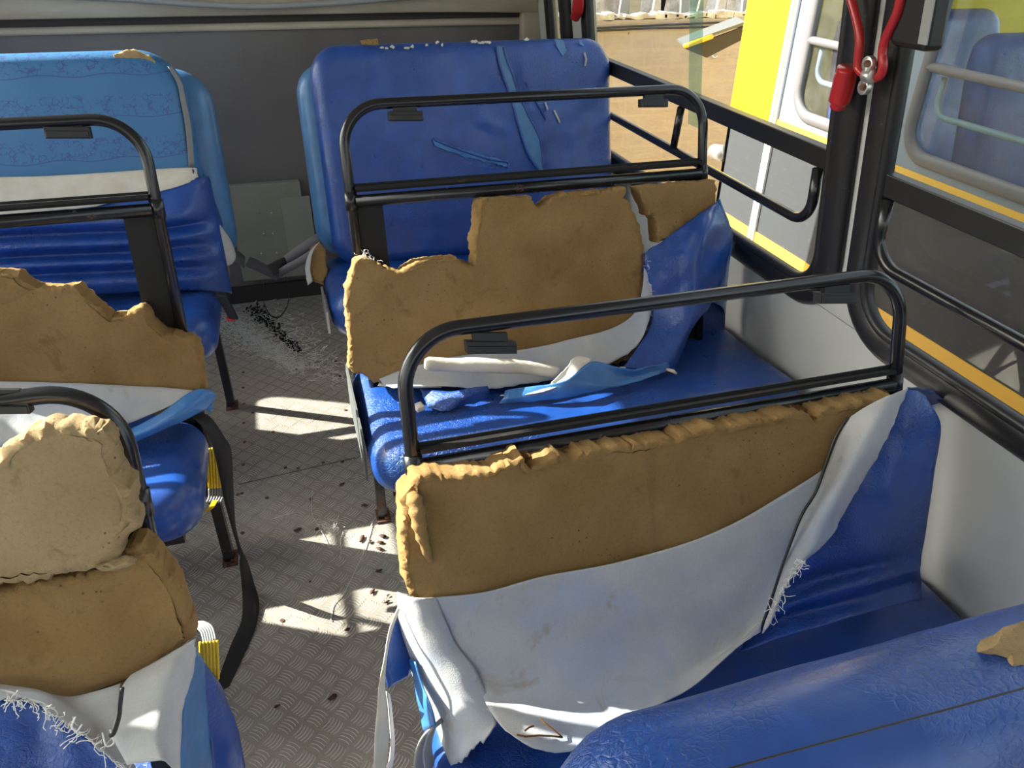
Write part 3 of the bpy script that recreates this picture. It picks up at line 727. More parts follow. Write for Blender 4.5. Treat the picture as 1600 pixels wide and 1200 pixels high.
# ---- row 3, right of the aisle --------------------------------------------------
R3 = Plane(-.81, .83, .28)
s3 = root('bus_seat', (.6, -1.05, 0), 'torn bus seat by the window with large grey felt sheet hanging below long foam strip', 'bus seat', 'torn blue bus seats')
frame(s3, R3, .11, 1.065, 1.045, .83, .36)
clips(s3, R3, [(727,805,533,16), (1278,1335,457,13)], 0)
cushion(s3, .075, 1.205, -.84, -1.36, .415, seed=12)
legs(s3, .10, 1.18, -.86, -1.34, .28)
slab('foam_pad', P(R3, [(628,800),(627,783),(633,774),(641,765),(644,750),(655,744),(690,742),(702,744),(730,740),(770,735),(800,722),(815,714),(822,724),(830,736),(838,728),(858,722),(875,711),(885,718),(895,722),(910,708),(930,703),(960,700),(1000,695),(1040,690),(1055,688),(1070,678),(1082,677),(1110,670),(1140,668),(1160,664),(1200,655),(1240,646),(1270,648),(1276,656),(1282,641),(1300,637),(1340,630),(1400,618),(1408,640),(1415,760),(1405,880),(1250,930),(1150,960),(1000,1010),(860,1060),(720,1075),(672,1035),(655,950),(640,930),(630,900),(627,850)], .07),
     R3.P, R3.N, .075, FOAM, s3, jag=.0055, rnd=.010, seed=8, lump=.005)
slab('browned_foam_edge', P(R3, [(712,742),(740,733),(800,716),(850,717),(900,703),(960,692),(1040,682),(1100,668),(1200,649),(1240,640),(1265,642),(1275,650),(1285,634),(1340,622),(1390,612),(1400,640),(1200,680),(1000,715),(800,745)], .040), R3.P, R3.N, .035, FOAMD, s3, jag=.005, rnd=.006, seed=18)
MB().tube(cr([R3(u, v, n) for u, v, n in [(642,770,.07),(650,790,.082),(654,815,.085),(660,840,.08),(668,866,.075),(674,878,.07)]], 5), [x*.7 for x in (.010,.013,.016,.020,.018,.015,.018,.020,.017,.015,.016,.019,.015,.013,.014,.016,.012,.010,.011,.012,.009,.007,.008,.007,.006,.004)], 10).out('foam_roll', FOAM, s3)
CL('felt_lining', R3, [
  [(676,934,.078),(760,925,.080),(850,900,.080),(950,882,.080),(1050,856,.080),(1130,826,.080),(1200,788,.080),(1288,733,.080)],
  [(690,965,.082),(770,950,.084),(860,930,.084),(960,910,.086),(1060,885,.086),(1140,855,.086),(1205,830,.085),(1270,785,.083)],
  [(704,1000,.090),(785,985,.092),(880,970,.094),(975,955,.096),(1060,935,.096),(1130,915,.094),(1190,890,.092),(1246,850,.088)],
  [(730,1040,.100),(810,1035,.104),(900,1025,.107),(980,1010,.108),(1060,990,.108),(1120,970,.104),(1170,950,.100),(1222,905,.096)],
  [(752,1085,.118),(830,1090,.132),(910,1085,.136),(990,1065,.134),(1050,1045,.130),(1105,1025,.12),(1155,1000,.115),(1200,955,.11)],
  [(772,1120,.152),(832,1135,.178),(900,1138,.184),(975,1112,.172),(1035,1080,.155),(1095,1050,.142),(1155,1006,.130),(1190,975,.12)],
  [(790,1142,.178),(835,1168,.208),(890,1174,.216),(960,1146,.202),(1020,1106,.180),(1080,1074,.16),(1152,1012,.135),(1188,987,.125)]], FELT, s3, n=8, k=8, wav=.004, wf=5, rag=.0015, ragsides='b', seed=14)
CL('felt_side', R3, [
  [(620,925,.05),(640,932,.077),(660,934,.082),(682,934,.080)],
  [(624,960,.035),(645,965,.080),(672,965,.092),(694,965,.086)],
  [(632,1000,.03),(655,1005,.082),(688,1003,.100),(712,1005,.096)],
  [(642,1045,.03),(672,1048,.086),(708,1045,.108),(742,1045,.108)],
  [(660,1090,.03),(690,1095,.094),(728,1092,.118),(762,1090,.118)],
  [(682,1140,.05),(708,1145,.120),(740,1140,.142),(776,1128,.145)],
  [(706,1196,.12),(728,1186,.165),(748,1165,.162),(770,1145,.160)]], FELT, s3, wav=.005, wf=9, rag=.006, ragsides='b', seed=16, label='sunlit side strip of the felt')
CL('felt_band', R3, [
  [(1330,650,.085),(1360,632,.09),(1390,618,.095),(1418,607,.09)],
  [(1312,680,.085),(1343,672,.11),(1374,660,.12),(1400,655,.10)],
  [(1298,715,.085),(1325,714,.12),(1352,708,.13),(1378,700,.11)],
  [(1282,758,.09),(1304,756,.125),(1325,752,.135),(1348,750,.12)],
  [(1262,795,.095),(1282,798,.13),(1302,798,.14),(1322,795,.12)],
  [(1243,832,.10),(1262,838,.13),(1280,842,.14),(1298,838,.13)],
  [(1228,880,.12),(1240,880,.14),(1252,880,.15),(1266,870,.14)],
  [(1210,935,.14),(1216,930,.15),(1222,925,.16),(1230,905,.15)],
  [(1190,990,.16),(1196,985,.16),(1203,975,.165),(1213,940,.16)]], FELT, s3, wav=.003, rag=.006, ragsides='r', seed=18, label='narrow felt band folded over the blue cover')
MB().tube(cr([R3(u, v, .12) for u, v in [(1325,652),(1306,683),(1292,720),(1275,768),(1254,802),(1240,836),(1222,885),(1204,940),(1186,990)]], 5), .0028, 6).out('piping', BLKP, s3)
for L_ in ([(808,1148),(822,1151),(842,1149),(862,1150),(879,1152)], [(845,1123),(852,1130),(862,1138),(872,1146),(879,1152)], [(820,1142),(826,1137),(834,1134)]):
    MB().tube([R3(u, v, .190+.002+(v-1140)*.0006) for u, v in L_], .0016, 6).out('torn_stitching', FOAMD, s3)
fringe('frayed_threads', [R3(u, v, .16) for u, v in [(1262,872),(1245,890),(1225,915),(1214,945),(1205,975)]], THR, s3, n=60, L=.03, r=.0007, seed=8)
CL('seat_cover', R3, [
  [(1395,640,.074),(1410,612,.078),(1430,610,.085),(1445,618,.08)],
  [(1300,740,.076),(1370,700,.09),(1425,690,.10),(1468,668,.09)],
  [(1250,830,.078),(1330,790,.10),(1400,770,.11),(1458,745,.10)],
  [(1200,900,.08),(1290,870,.11),(1380,850,.115),(1447,832,.10)],
  [(1185,935,.085),(1280,905,.100),(1365,882,.105),(1441,868,.095)],
  [(1172,965,.095),(1266,935,.130),(1356,910,.135),(1440,890,.11)],
  [(1166,985,.090),(1255,955,.108),(1350,930,.112),(1440,908,.095)],
  [(1158,1018,.11),(1240,992,.140),(1340,962,.140),(1442,935,.11)]], VIN, s3, n=8, k=8, wav=.007, wf=8, seed=20)
CL('cover_end', R3, [
  [(1418,607,.085),(1452,609,.03),(1482,630,-.01),(1500,664,-.02),(1496,700,-.02),(1480,735,-.02),(1466,768,-.02)],
  [(1418,610,.04),(1448,614,.0),(1474,636,-.04),(1489,668,-.05),(1484,700,-.05),(1472,730,-.05),(1462,765,-.05)],
  [(1416,616,.0),(1440,626,-.05),(1460,646,-.08),(1473,672,-.09),(1470,700,-.09),(1462,730,-.09),(1456,765,-.09)]], VIN, s3, wav=.003, wf=16, seed=21)
CL('cover_back', R3, [[(1410,620,-.06),(1440,626,-.06),(1480,650,-.06)],[(1400,700,-.06),(1445,705,-.06),(1478,710,-.06)],[(1400,800,-.06),(1440,790,-.06),(1462,770,-.06)],[(1400,930,-.06),(1430,930,-.06),(1442,925,-.06)]], VIN, s3)
CL('cover_side_flap', R3, [[(620,955,.03),(628,960,.02)],[(606,1000,.05),(640,1010,.03)],[(600,1040,.07),(645,1040,.04)],[(606,1075,.08),(640,1055,.05)]], VIN, s3, wav=.003)
CL('hanging_piping_strip', R3, [[(621,950,.06),(625,952,.06)],[(608,985,.07),(612,988,.07)],[(600,1030,.08),(604,1032,.08)],[(592,1070,.09),(602,1072,.09)],[(589,1110,.10),(606,1110,.10)],[(586,1150,.11),(607,1150,.10)],[(584,1200,.12),(602,1215,.11)]], CREAM, s3, wav=.001, label='cream strip torn off the side of the cover')
CL('hanging_piping_strip', R3, [[(604,1080,.08),(608,1085,.06)],[(608,1120,.06),(613,1120,.05)],[(611,1160,.05),(616,1160,.04)],[(606,1195,.06),(612,1200,.05)],[(590,1205,.11),(600,1215,.11)]], CREAM, s3, wav=.001, label='returning loop of the cream strip')
CL('torn_cover_flap', R3, [[(640,1030,.05),(648,1035,.07)],[(648,1065,.06),(662,1075,.09)],[(655,1100,.08),(675,1110,.12)],[(662,1140,.09),(680,1135,.12)]], VIN2, s3, wav=.004)
MB().tube(cr([R3(u, v, n) for u, v, n in [(690,1125,.10),(665,1150,.09),(655,1185,.09),(660,1225,.09)]], 6), (.016, .004), 10).out('belt_loop', GRYST, s3)
MB().tube(cr([R3(u, v, n) for u, v, n in [(675,1140,.12),(668,1170,.11),(672,1200,.11)]], 6), (.014, .003), 10).out('belt_loop', GRYST, s3)
MB().box((.082, -1.33, .05), (.098, -.90, .30)).out('side_plate', BLK, s3, smooth=False)

# ---- row 4, right of the aisle (nearest) ----------------------------------------
R4 = Plane(-1.57, .83, .28)
s4 = root('bus_seat', (.6, -1.75, 0), 'nearest bus seat, its cracked blue vinyl backrest top filling the bottom right corner', 'bus seat', 'intact blue bus seats')
legs(s4, .07, 1.18, -1.68, -2.1, .28)
cushion(s4, .075, 1.205, -1.66, -2.16, .415, seed=31)
def dr4(x, t): return .006*noise.noise(V((x*6, t*9, 3)))+.004*noise.noise(V((x*20, t*8, 9)))
bk4 = pad('backrest', .085, 1.19, -.46, .262, lambda x, t, n: R4.at(x, t, n), .15, .07, VIN, s4, corner=.10, disp=dr4, seed=4, wav=.003, nx=70, nt=36)
MB().tube([R4(u, v, .078) for u, v in [(930,1262),(1000,1240),(1100,1212),(1200,1184),(1300,1157),(1400,1130),(1500,1103),(1600,1075),(1700,1050)]], .0008, 6).out('stitched_seam', BLKP, bk4)
hp = [(1543,1010),(1552,998),(1570,985),(1590,975),(1625,965),(1640,1000),(1635,1035),(1600,1041),(1582,1039),(1580,1025),(1565,1018)]
slab('exposed_foam', [onplane(u, v, R4.at(0, .230, .060), V((0, -.45, .9)).normalized()) for u, v in hp], V(), V((0, -.45, .9)).normalized(), .02, FOAMC, s4, jag=.003, rnd=.006, step=.006, seed=9)
# ---- row 1, right of the aisle (back row) ---------------------------------------
R1 = Plane(.86, 1.017, .245)
s1 = root('bus_seat', (.62, .65, 0), 'royal blue bus seat against the rear wall by the window, backrest slit by tears', 'bus seat', 'intact blue bus seats')
cushion(s1, .055, 1.20, .84, .36, .59, seed=41)
legs(s1, .09, 1.18, .84, .38, .45)
pad('backrest', .055, 1.17, -.46, .18, lambda x, t, n: R1.at(x, t, n-.055), .11, .05, VIN3, s1, corner=.10, seed=5, nx=30, nt=20, label='light blue rear shell of the backrest')
def dr1(x, t):
    a = 0
    # folds radiating round the long slit and the short one
    for (x0, t0, x1, t1, h, w_) in ((.80,.17,.86,-.15,.008,.030),(.70,.10,.80,-.02,.007,.03),(.60,.0,.72,-.06,.009,.02),(.86,.02,.99,-.13,.004,.04)):
        dx, dt = x1-x0, t1-t0; L = math.hypot(dx, dt); s_ = ((x-x0)*dx+(t-t0)*dt)/L/L; d = ((x-x0)*dt-(t-t0)*dx)/L
        if -.15 < s_ < 1.15: a += h*math.exp(-(d/w_)**2)*max(0, 1-abs(s_-.5)*1.4)
    return a+.004*noise.noise(V((x*7, t*7, 1)))
bk1 = pad('backrest_cover', .102, 1.145, -.49, .225, lambda x, t, n: R1.at(x, t, n+.025), .10, .045, VIN, s1, corner=.10, disp=dr1, seed=6, nx=70, nt=44)
n1 = .083
def patch(name, pts, m, parent, pl, n, step=.01, th=.004, **k):
    return slab(name, P(pl, pts, n), pl.P, pl.N, th, m, parent, jag=.0012, rnd=.0012, step=step, lump=.0005, **k)
patch('tear', [(776,70),(781,100),(797,150),(812,200),(825,240),(845,270),(849,262),(848,240),(843,215),(830,188),(812,150),(802,118),(793,96),(787,73)], VIN3, bk1, R1, n1, label='long slit showing the light blue layer')
for L in ([(787,73),(793,96),(802,118),(812,150),(830,188),(843,215),(848,240),(849,262)], [(776,70),(781,100),(797,150),(812,200),(825,240),(845,270)]):
    MB().tube(cr([R1(u, v, n1+.002) for u, v in L], 4), .0035, 6).out('tear_edge', VIN, bk1)
patch('tear', [(677,217),(690,222),(730,236),(770,247),(792,252),(796,262),(775,256),(730,246),(690,233),(680,228)], VIN2, bk1, R1, n1, label='short slanting slit')
MB().tube(cr([R1(u, v, n1+.003) for u, v in [(677,217),(690,223),(730,238),(770,250),(793,253),(796,263)]], 4), .004, 6).out('tear_edge', VIN, bk1)
patch('tear', [(867,62),(880,64),(886,80),(880,86),(875,80)], VIN3, bk1, R1, n1-.004)
patch('tear', [(903,62),(908,64),(912,72),(906,70)], VIN3, bk1, R1, n1-.006)
for L in ([(822,130),(832,150),(845,170),(853,187),(848,170)], [(866,172),(872,185),(875,192)], [(913,82),(916,93),(914,103)], [(852,160),(856,172)]):
    MB().tube([R1(u, v, n1) for u, v in L], .0035, 5).out('tear_edge', FELT if len(L) != 5 else VIN, bk1)
patch('tear', [(563,64),(590,60),(592,69),(578,70),(566,69)], FOAM, bk1, R1, n1-.016, label='foam showing through worn top edge')
for (u, v, a_) in [(597,74,3),(604,75,3),(613,73,4),(636,74,5),(644,73,3),(684,65,3),(741,65,6),(752,67,6),(762,66,6),(691,70,2),(667,70,2),(823,62,4)]:
    patch('worn_fleck', [(u-a_,v),(u,v-1.8),(u+a_,v-.5),(u+a_*.6,v+1.8),(u-a_*.5,v+1.6)], CREAM, bk1, R1, n1-.008, step=.004, th=.002)
slab('foam_pad', P(R1, [(486,388),(500,380),(508,392),(512,425),(505,445),(490,440),(482,415)], .06), R1.P, R1.N, .05, FOAM, s1, seed=11, jag=.002, rnd=.008)
CL('felt_lining', R1, [[(499,378,.07),(486,390,.065)],[(488,395,.072),(479,405,.06)],[(484,420,.074),(477,425,.06)],[(488,440,.07),(481,446,.06)]], FELT, s1, rag=.003, ragsides='r')
MB().box((.040, .40, .465), (.047, .60, .54)).out('side_plate', ALU, s1, smooth=False)
# lap belts of the back row, tangled between the seats
def ribbon(name, pts, w_, m, parent, side=V((0,0,1)), n=6):
    Q = cr(pts, n); rows = []
    vs = []; fs = []
    for i, p in enumerate(Q):
        t = (Q[min(i+1, len(Q)-1)]-Q[max(i-1, 0)]).normalized(); s_ = side(i/(len(Q)-1)) if callable(side) else side
        s_ = (s_-t*t.dot(s_)).normalized()*w_/2; vs += [p-s_, p, p+s_]
    for i in range(len(Q)-1):
        for k in (0, 1): fs.append((i*3+k, i*3+k+1, i*3+k+4, i*3+k+3))
    return mesh(name, vs, fs, m, parent, solid=.0018, off=0)
ribbon('lap_belt', [onY(u, v, y) for u, v, y in [(500,372,.80),(478,386,.88),(455,402,.96),(435,418,1.0),(425,428,1.0)]], .04, WEBG, s1)
ribbon('lap_belt', [onY(u, v, y) for u, v, y in [(495,392,.82),(470,408,.90),(448,420,.95),(432,430,.98)]], .03, WEBG, s1)
MB().obox(onY(436, 416, .98), V((.032,.006,.012)), V((.0,.008,0)), V((-.008,0,.022))).out('belt_tongue', BLKP, s1, smooth=False, bevel=.003)
ribbon('lap_belt', [onY(u, v, y) for u, v, y in [(446,432,.95),(452,455,.96),(448,480,.98),(436,495,1.0),(422,492,1.0),(412,470,1.0),(412,440,1.0)]], .012, WEB, s1, side=V((0,1,0)))

# ---- row 1, left of the aisle ----------------------------------------------------
L1 = Plane(.86, 1.017, .245)
l1 = root('bus_seat', (-.8, .65, 0), 'left bus seat at the rear wall, pale printed backrest above slumped royal blue cover', 'bus seat', 'intact blue bus seats')
LX = -.18
cushion(l1, -1.37, -.29, .775, .36, .572, seed=51, m=VIN)
legs(l1, -1.35, -.33, .84, .42, .43, fx=-.34, fy=.80)
pad('backrest', -1.34, -.205, -.46, .180, lambda x, t, n: L1.at(x, t, n-.055), .12, .05, VIN3, l1, corner=.12, seed=7, nx=30, nt=20, label='plain blue rear shell of the backrest')
fx_ = L1(290, 200, .06).x
pad('backrest_cover', -1.34, fx_+.02, -.30, .228, lambda x, t, n: L1.at(x, t, n+.02), .10, .04, VPRINT, l1, corner=.13, seed=8, nx=40, nt=30, label='light blue vinyl printed with faint trees and houses')
slab('torn_top_foam', P(L1, [(176,85),(190,80),(205,77),(225,82),(243,96),(244,103),(228,98),(200,92),(180,90)], .066), L1.P, L1.N, .01, FOAMC, l1, seed=13, jag=.002, rnd=.004, step=.006)
CL('piping', L1, [[(262,104,.068),(268,104,.064)],[(277,130,.073),(284,130,.066)],[(283,160,.073),(291,160,.066)],[(290,200,.073),(299,200,.066)],[(295,262,.073),(304,262,.066)]], GRIB, l1, wav=.001, label='worn grey edge seam')
CL('felt_lining', L1, [
  [(-60,280,.080),(0,277,.080),(80,275,.080),(160,270,.080),(230,265,.080),(300,262,.080),(308,266,.078)],
  [(-60,310,.105),(0,308,.105),(80,305,.105),(160,298,.105),(230,290,.105),(280,280,.10),(308,270,.09)],
  [(-60,340,.11),(0,338,.11),(80,330,.11),(150,322,.11),(220,306,.11),(285,290,.105),(310,276,.09)]], CREAM, l1, wav=.002, rag=.003, ragsides='b', seed=23, label='cream strip of folded-down lining')
rows = []
for v0, n in ((322,.085),(345,.13),(360,.095),(378,.135),(393,.10),(408,.14),(422,.105),(438,.135),(456,.115)):
    r = [(-60, v0+12, n), (0, v0+10, n), (80, v0+6, n), (160, v0+3, n), (230, v0+0, n), (290, v0-8 if v0 < 400 else v0-3, n)]
    k = (v0-322)/126; r.append((328+int(28*k), 300+int(148*k), .07)); r.append((334+int(26*k), 308+int(142*k), .0)); rows.append(r)
rows[0] = [(-60,335,.09),(0,330,.09),(80,325,.09),(150,315,.09),(230,300,.10),(290,285,.10),(322,276,.08),(330,285,.0)]
CL('slumped_cover', L1, rows, VIN, l1, n=8, k=6, wav=.003, wf=10, seed=24)
CL('cover_end', L1, [[(300,264,.09),(312,275,.06),(330,300,.02),(345,345,.0)],[(308,300,.10),(318,310,.07),(334,325,.02),(348,352,.0)],[(300,335,.11),(318,330,.09),(335,345,.03),(350,365,.0)]], VIN, l1, wav=.003)
CL('felt_side', L1, [[(330,347,.06),(344,352,.03)],[(334,380,.06),(360,375,.02)],[(340,405,.06),(368,400,.02)],[(350,418,.05),(362,412,.02)]], FELT, l1, wav=.002)
slab('foam_pad', P(L1, [(336,395),(345,410),(358,415),(358,432),(350,448),(342,440),(338,420)], .04), L1.P, L1.N, .05, FOAM, l1, seed=14, jag=.002, rnd=.008)
bu = MB(); c = onY(355, 478, .5); bu.obox(c, V((.014,.0,-.004)), V((0,.012,0)), V((-.012,0,.045))); bb = bu.out('belt_buckle', BLKP, l1, smooth=False, bevel=.005)
bu = MB(); c = onY(361, 498, .5); bu.obox(c, V((.011,.0,-.003)), V((0,.010,0)), V((-.001,0,.004))); bu.out('release_button', REDB, bb, smooth=False, bevel=.001)
ribbon('lap_belt', [onY(u, v, y) for u, v, y in [(362,398,.85),(372,402,.9),(382,410,.95)]], .045, WEBG, l1)
ribbon('lap_belt', [onY(u, v, y) for u, v, y in [(386,408,.99),(400,414,1.0),(420,424,1.0),(435,432,.99)]], .04, WEBG, s1)

mesh('added_sun_blocker', [(-1.33,1.0,1.1),(-.96,1.0,1.1),(-.96,.98,.12),(-1.33,.98,.12)], [(0,1,2,3)], VIN, l1, smooth=False, solid=.004)  # added unseen sheet behind the seat, sized to trim the sun patch on the floor
# ---- row 2, left of the aisle ----------------------------------------------------
L2 = Plane(0, 1.035, .245)
l2 = root('bus_seat', (-.8, -.2, 0), 'torn bus seat left of the aisle with wavy ochre foam and long black strap', 'bus seat', 'torn blue bus seats')
frame(l2, L2, -1.25, -.306, 1.222, 1.035, .5)
clips(l2, L2, [(68,140,198,12)], 0)
cushion(l2, -1.37, -.296, -.085, -.47, .582, th=.135, seed=61)
legs(l2, -1.35, -.335, -.12, -.44, .43, fx=-.335, fy=-.04)
slab('foam_pad', P(L2, [(-90,425),(0,426),(24,428),(32,440),(60,450),(80,452),(115,446),(126,455),(147,476),(170,497),(175,493),(190,494),(200,486),(215,482),(228,484),(236,505),(246,513),(256,520),(280,525),(300,531),(310,540),(315,560),(318,580),(320,612),(300,640),(200,655),(0,680),(-90,690)], .07),
     L2.P, L2.N, .075, FOAM, l2, jag=.005, rnd=.009, seed=21, lump=.004)
CL('felt_lining', L2, [
  [(-90,594,.078),(0,596,.078),(90,598,.078),(180,602,.078),(260,606,.078),(318,612,.078)],
  [(-90,640,.11),(0,640,.11),(80,638,.11),(160,630,.11),(240,622,.10),(312,616,.09)],
  [(-90,700,.16),(0,698,.16),(70,685,.16),(140,672,.15),(200,662,.13),(290,622,.10)]], FELT, l2, wav=.003, seed=26, n=8)
CL('seat_cover', L2, [
  [(200,672,.13),(235,655,.125),(265,636,.115),(295,614,.10),(312,608,.095),(322,610,.09)],
  [(202,684,.16),(240,668,.155),(272,650,.145),(305,630,.12),(322,618,.10),(336,616,.09)],
  [(206,694,.15),(245,676,.145),(280,660,.135),(310,645,.11),(326,636,.09),(334,624,.08)]], VIN2, l2, wav=.003, seed=27)
panel('added_sun_blocker', [(-1.28,.14),(-.34,.14),(-.34,.50),(-1.0,.50),(-1.0,.98),(-1.28,.98)], [], lambda x, z: V((x, .095, z)), VIN, l2, solid=.004)  # added unseen L-shaped sheet, cut to keep sun off the left aisle floor
CL('cover_tail', L2, [[(316,610,.09),(326,612,.08)],[(320,628,.09),(332,630,.08)],[(322,640,.085),(330,645,.08)]], VIN2, l2)
cloth('hanging_strap', [[onZ(290,642,.600),onZ(324,648,.600)],[onZ(304,655,.606),onZ(336,660,.600)],[onY(322,674,-.24),onY(350,682,-.25)],[onY(334,705,-.26),onY(361,702,-.25)],[onY(343,745,-.25),onY(364,742,-.24)],[onY(351,785,-.24),onY(366,790,-.23)],[onY(362,825,-.22),onY(369,825,-.22)],[onY(372,860,-.22),onY(377,856,-.22)],
  [onY(374,885,-.235),onY(388,880,-.225)],[onZ(378,918,.035),onZ(396,908,.035)],[onZ(379,950,.012),onZ(405,940,.012)],[onZ(376,974,.006),onZ(402,970,.006)],[onZ(362,1005,.003),onZ(392,1000,.003)],[onZ(347,1045,.003),onZ(376,1035,.003)],[onZ(336,1085,.003),onZ(358,1072,.003)]], WEB, l2, n=2, k=6, wav=.0, thick=.0018)
def ribbed(name, pts, w_, m, parent):   # strip with raised ribs along it
    Q = cr(pts, 6); b = MB()
    for k in range(6):
        off = (k-2.5)/5*w_; R_ = []
        for i, p in enumerate(Q):
            t = (Q[min(i+1, len(Q)-1)]-Q[max(i-1, 0)]).normalized(); s_ = V((1,0,0)); s_ = (s_-t*t.dot(s_)).normalized(); R_.append(p+s_*off)
        b.tube(R_, w_*.095, 6)
    return b.out(name, m, parent)
pl_ = lambda u, v, x=-.262: onX(u, v, x)
def edge_trim(t, yel, gry):
    ribbed('grip_trim', yel, .034, YEL, t); ribbed('grip_trim', gry, .034, GRIB, t)
edge_trim(l2, [onY(334,700,-.10), onY(336,730,-.11), onY(338,762,-.12)], [onY(338,763,-.12), onY(338,775,-.13), onY(334,785,-.15)])
ribbed('grip_trim', [onY(336,782,-.15), onY(330,793,-.19), onY(322,799,-.24)], .012, YEL, l2)

# ---- row 3, left of the aisle ----------------------------------------------------
L3 = Plane(-.81, .851, .28)
l3 = root('bus_seat', (-.8, -1.05, 0), 'torn bus seat at the bottom left, pale rounded foam lump above brown foam', 'bus seat', 'torn blue bus seats')
frame(l3, L3, -1.25, -.300, 1.028, .851, .36)
clips(l3, L3, [(-20,45,624,15)], 0)
cushion(l3, -1.37, -.285, -.84, -1.36, .40, seed=71)
legs(l3, -1.35, -.33, -.86, -1.34, .27)
slab('foam_pad', P(L3, [(-120,760),(-60,735),(0,716),(5,704),(20,690),(45,673),(75,663),(110,665),(120,669),(130,665),(160,671),(168,680),(175,690),(180,710),(187,740),(195,752),(206,760),(208,775),(213,800),(215,820),(208,832),(195,845),(189,860),(188,880),(150,893),(100,902),(50,913),(0,921),(-120,935)], .085),
     L3.P, L3.N, .06, FOAMC, l3, jag=.006, rnd=.014, seed=31, lump=.006, label='cream upper foam lump')
slab('foam_pad', P(L3, [(-120,940),(0,927),(50,915),(130,898),(165,890),(190,878),(194,860),(205,854),(220,853),(232,862),(242,873),(256,890),(270,905),(281,930),(291,960),(302,998),(270,1030),(210,1070),(155,1090),(95,1105),(0,1095),(-120,1080)], .075),
     L3.P, L3.N, .065, FOAM, l3, jag=.003, rnd=.012, seed=32, lump=.005)
slab('foam_flap', P(L3, [(150,890),(172,882),(190,876),(205,878),(212,884),(200,890),(175,897),(160,896)], .10), L3.P, L3.N, .02, FOAMC, l3, jag=.003, rnd=.008, step=.006, seed=33)
CL('felt_lining', L3, [
  [(-120,1050,.085),(0,1068,.085),(50,1078,.085),(100,1090,.085),(150,1080,.09),(190,1068,.09)],
  [(-120,1070,.10),(0,1080,.10),(60,1082,.10),(110,1105,.11),(150,1130,.12),(188,1140,.13)],
  [(-120,1092,.11),(0,1094,.11),(45,1094,.11),(95,1122,.13),(150,1165,.155),(225,1225,.18)]], FELT, l3, wav=.003, rag=.007, ragsides='b', seed=34, n=10)
CL('felt_flap', L3, [
  [(205,1056,.09),(240,1036,.09),(275,1015,.09),(306,997,.08)],
  [(190,1078,.11),(230,1062,.12),(268,1045,.12),(305,1030,.09)],
  [(184,1115,.14),(222,1105,.15),(258,1095,.15),(297,1070,.11)],
  [(178,1150,.17),(220,1145,.18),(252,1140,.18),(285,1110,.13)],
  [(200,1195,.20),(235,1190,.21),(262,1190,.21),(280,1215,.16)]], FELT, l3, wav=.003, rag=.003, ragsides='r', seed=35, label='stained felt flap at the aisle end')
MB().tube(cr([L3(u, v, .18) for u, v in [(191,1075),(188,1100),(186,1120),(178,1145),(172,1150)]], 5), .003, 6).out('piping', BLKP, l3)
CL('seat_cover', L3, [
  [(-120,1090,.095),(0,1092,.095),(50,1096,.095),(100,1125,.115),(150,1165,.14),(230,1225,.165)],
  [(-120,1150,.12),(0,1150,.12),(60,1155,.12),(110,1170,.14),(160,1200,.15),(225,1245,.165)],
  [(-120,1230,.16),(0,1230,.16),(60,1230,.16),(110,1240,.17),(160,1260,.17),(220,1280,.17)]], VIN, l3, wav=.004, seed=36, n=8)
CL('cover_end', L3, [
  [(304,1015,.07),(312,1024,.05),(318,1032,.03)],
  [(292,1070,.09),(306,1065,.06),(322,1072,.02)],
  [(286,1110,.11),(304,1115,.07),(326,1125,.02)],
  [(282,1160,.13),(308,1165,.08),(330,1175,.02)],
  [(285,1215,.15),(312,1225,.09),(334,1230,.02)]], VIN3, l3, wav=.004, wf=20, seed=37, label='light blue inner cover layer')
CL('cover_outer', L3, [
  [(308,1020,.03),(312,1026,.02),(316,1030,.0)],
  [(316,1045,.02),(330,1052,.0),(343,1068,-.03)],
  [(322,1090,.02),(344,1095,.0),(362,1110,-.03)],
  [(328,1140,.02),(352,1140,.0),(374,1150,-.03)],
  [(332,1190,.02),(358,1190,.0),(382,1195,-.03)],
  [(334,1240,.02),(360,1240,.0),(386,1240,-.03)]], VIN, l3, wav=.003, seed=38)
fringe('frayed_threads', [L3(u, v, n) for u, v, n in [(0,1094,.115),(45,1094,.115),(95,1122,.135),(150,1165,.16),(225,1225,.185)]], THR, l3, n=90, L=.035, r=.0007, seed=12)
for pts in ([(118,1120),(112,1135),(120,1142),(128,1132)], [(160,1145),(166,1165),(178,1160),(172,1140)], [(215,1170),(222,1160),(230,1168),(218,1180)]):
    MB().tube(cr([L3(u, v, .17) for u, v in pts], 5), .0013, 5).out('frayed_threads', THR, l3)
ribbed('grip_trim', [onY(326,1002,-.86), onY(327,1030,-.87), onY(328,1062,-.88)], .026, YEL, l3)
ribbed('grip_trim', [onY(299,975,-.80), onY(312,976,-.81), onY(323,984,-.83), onY(328,1003,-.86)], .018, GRIB, l3)

# ================================================================== SMALL THINGS
def wallp(u, v, o):   # point on the leaning right wall, o inward
    k = V((1, 0, .137)); return onplane(u, v, WR(0, .88, -o), k.normalized())
h = root('emergency_handle', wallp(1360, 115, .03), 'red window release lever with silver bracket on the pillar between the side windows', 'handle')
def q4(L, o): return [wallp(1200+x/4, y/4, o) for x, y in L]
MB().tube(cr(q4([(500,-80),(520,0),(556,130),(574,250),(562,390),(566,430),(600,462),(640,470)], .055), 6), .0085, 12).out('lever_arm', RED, h)
MB().tube(cr(q4([(840,-80),(828,0),(800,100),(735,240),(716,330),(720,400),(705,465),(668,488),(630,490)], .055), 6), .0085, 12).out('lever_arm', RED, h)
MB().tube(cr(q4([(498,420),(480,500),(455,600),(432,680)], .058), 6), [(.026,.020)]*4+[(.024,.022)]*11+[(.019,.016)]*3+[(.011,.011)], 14).out('grip', RED, h)
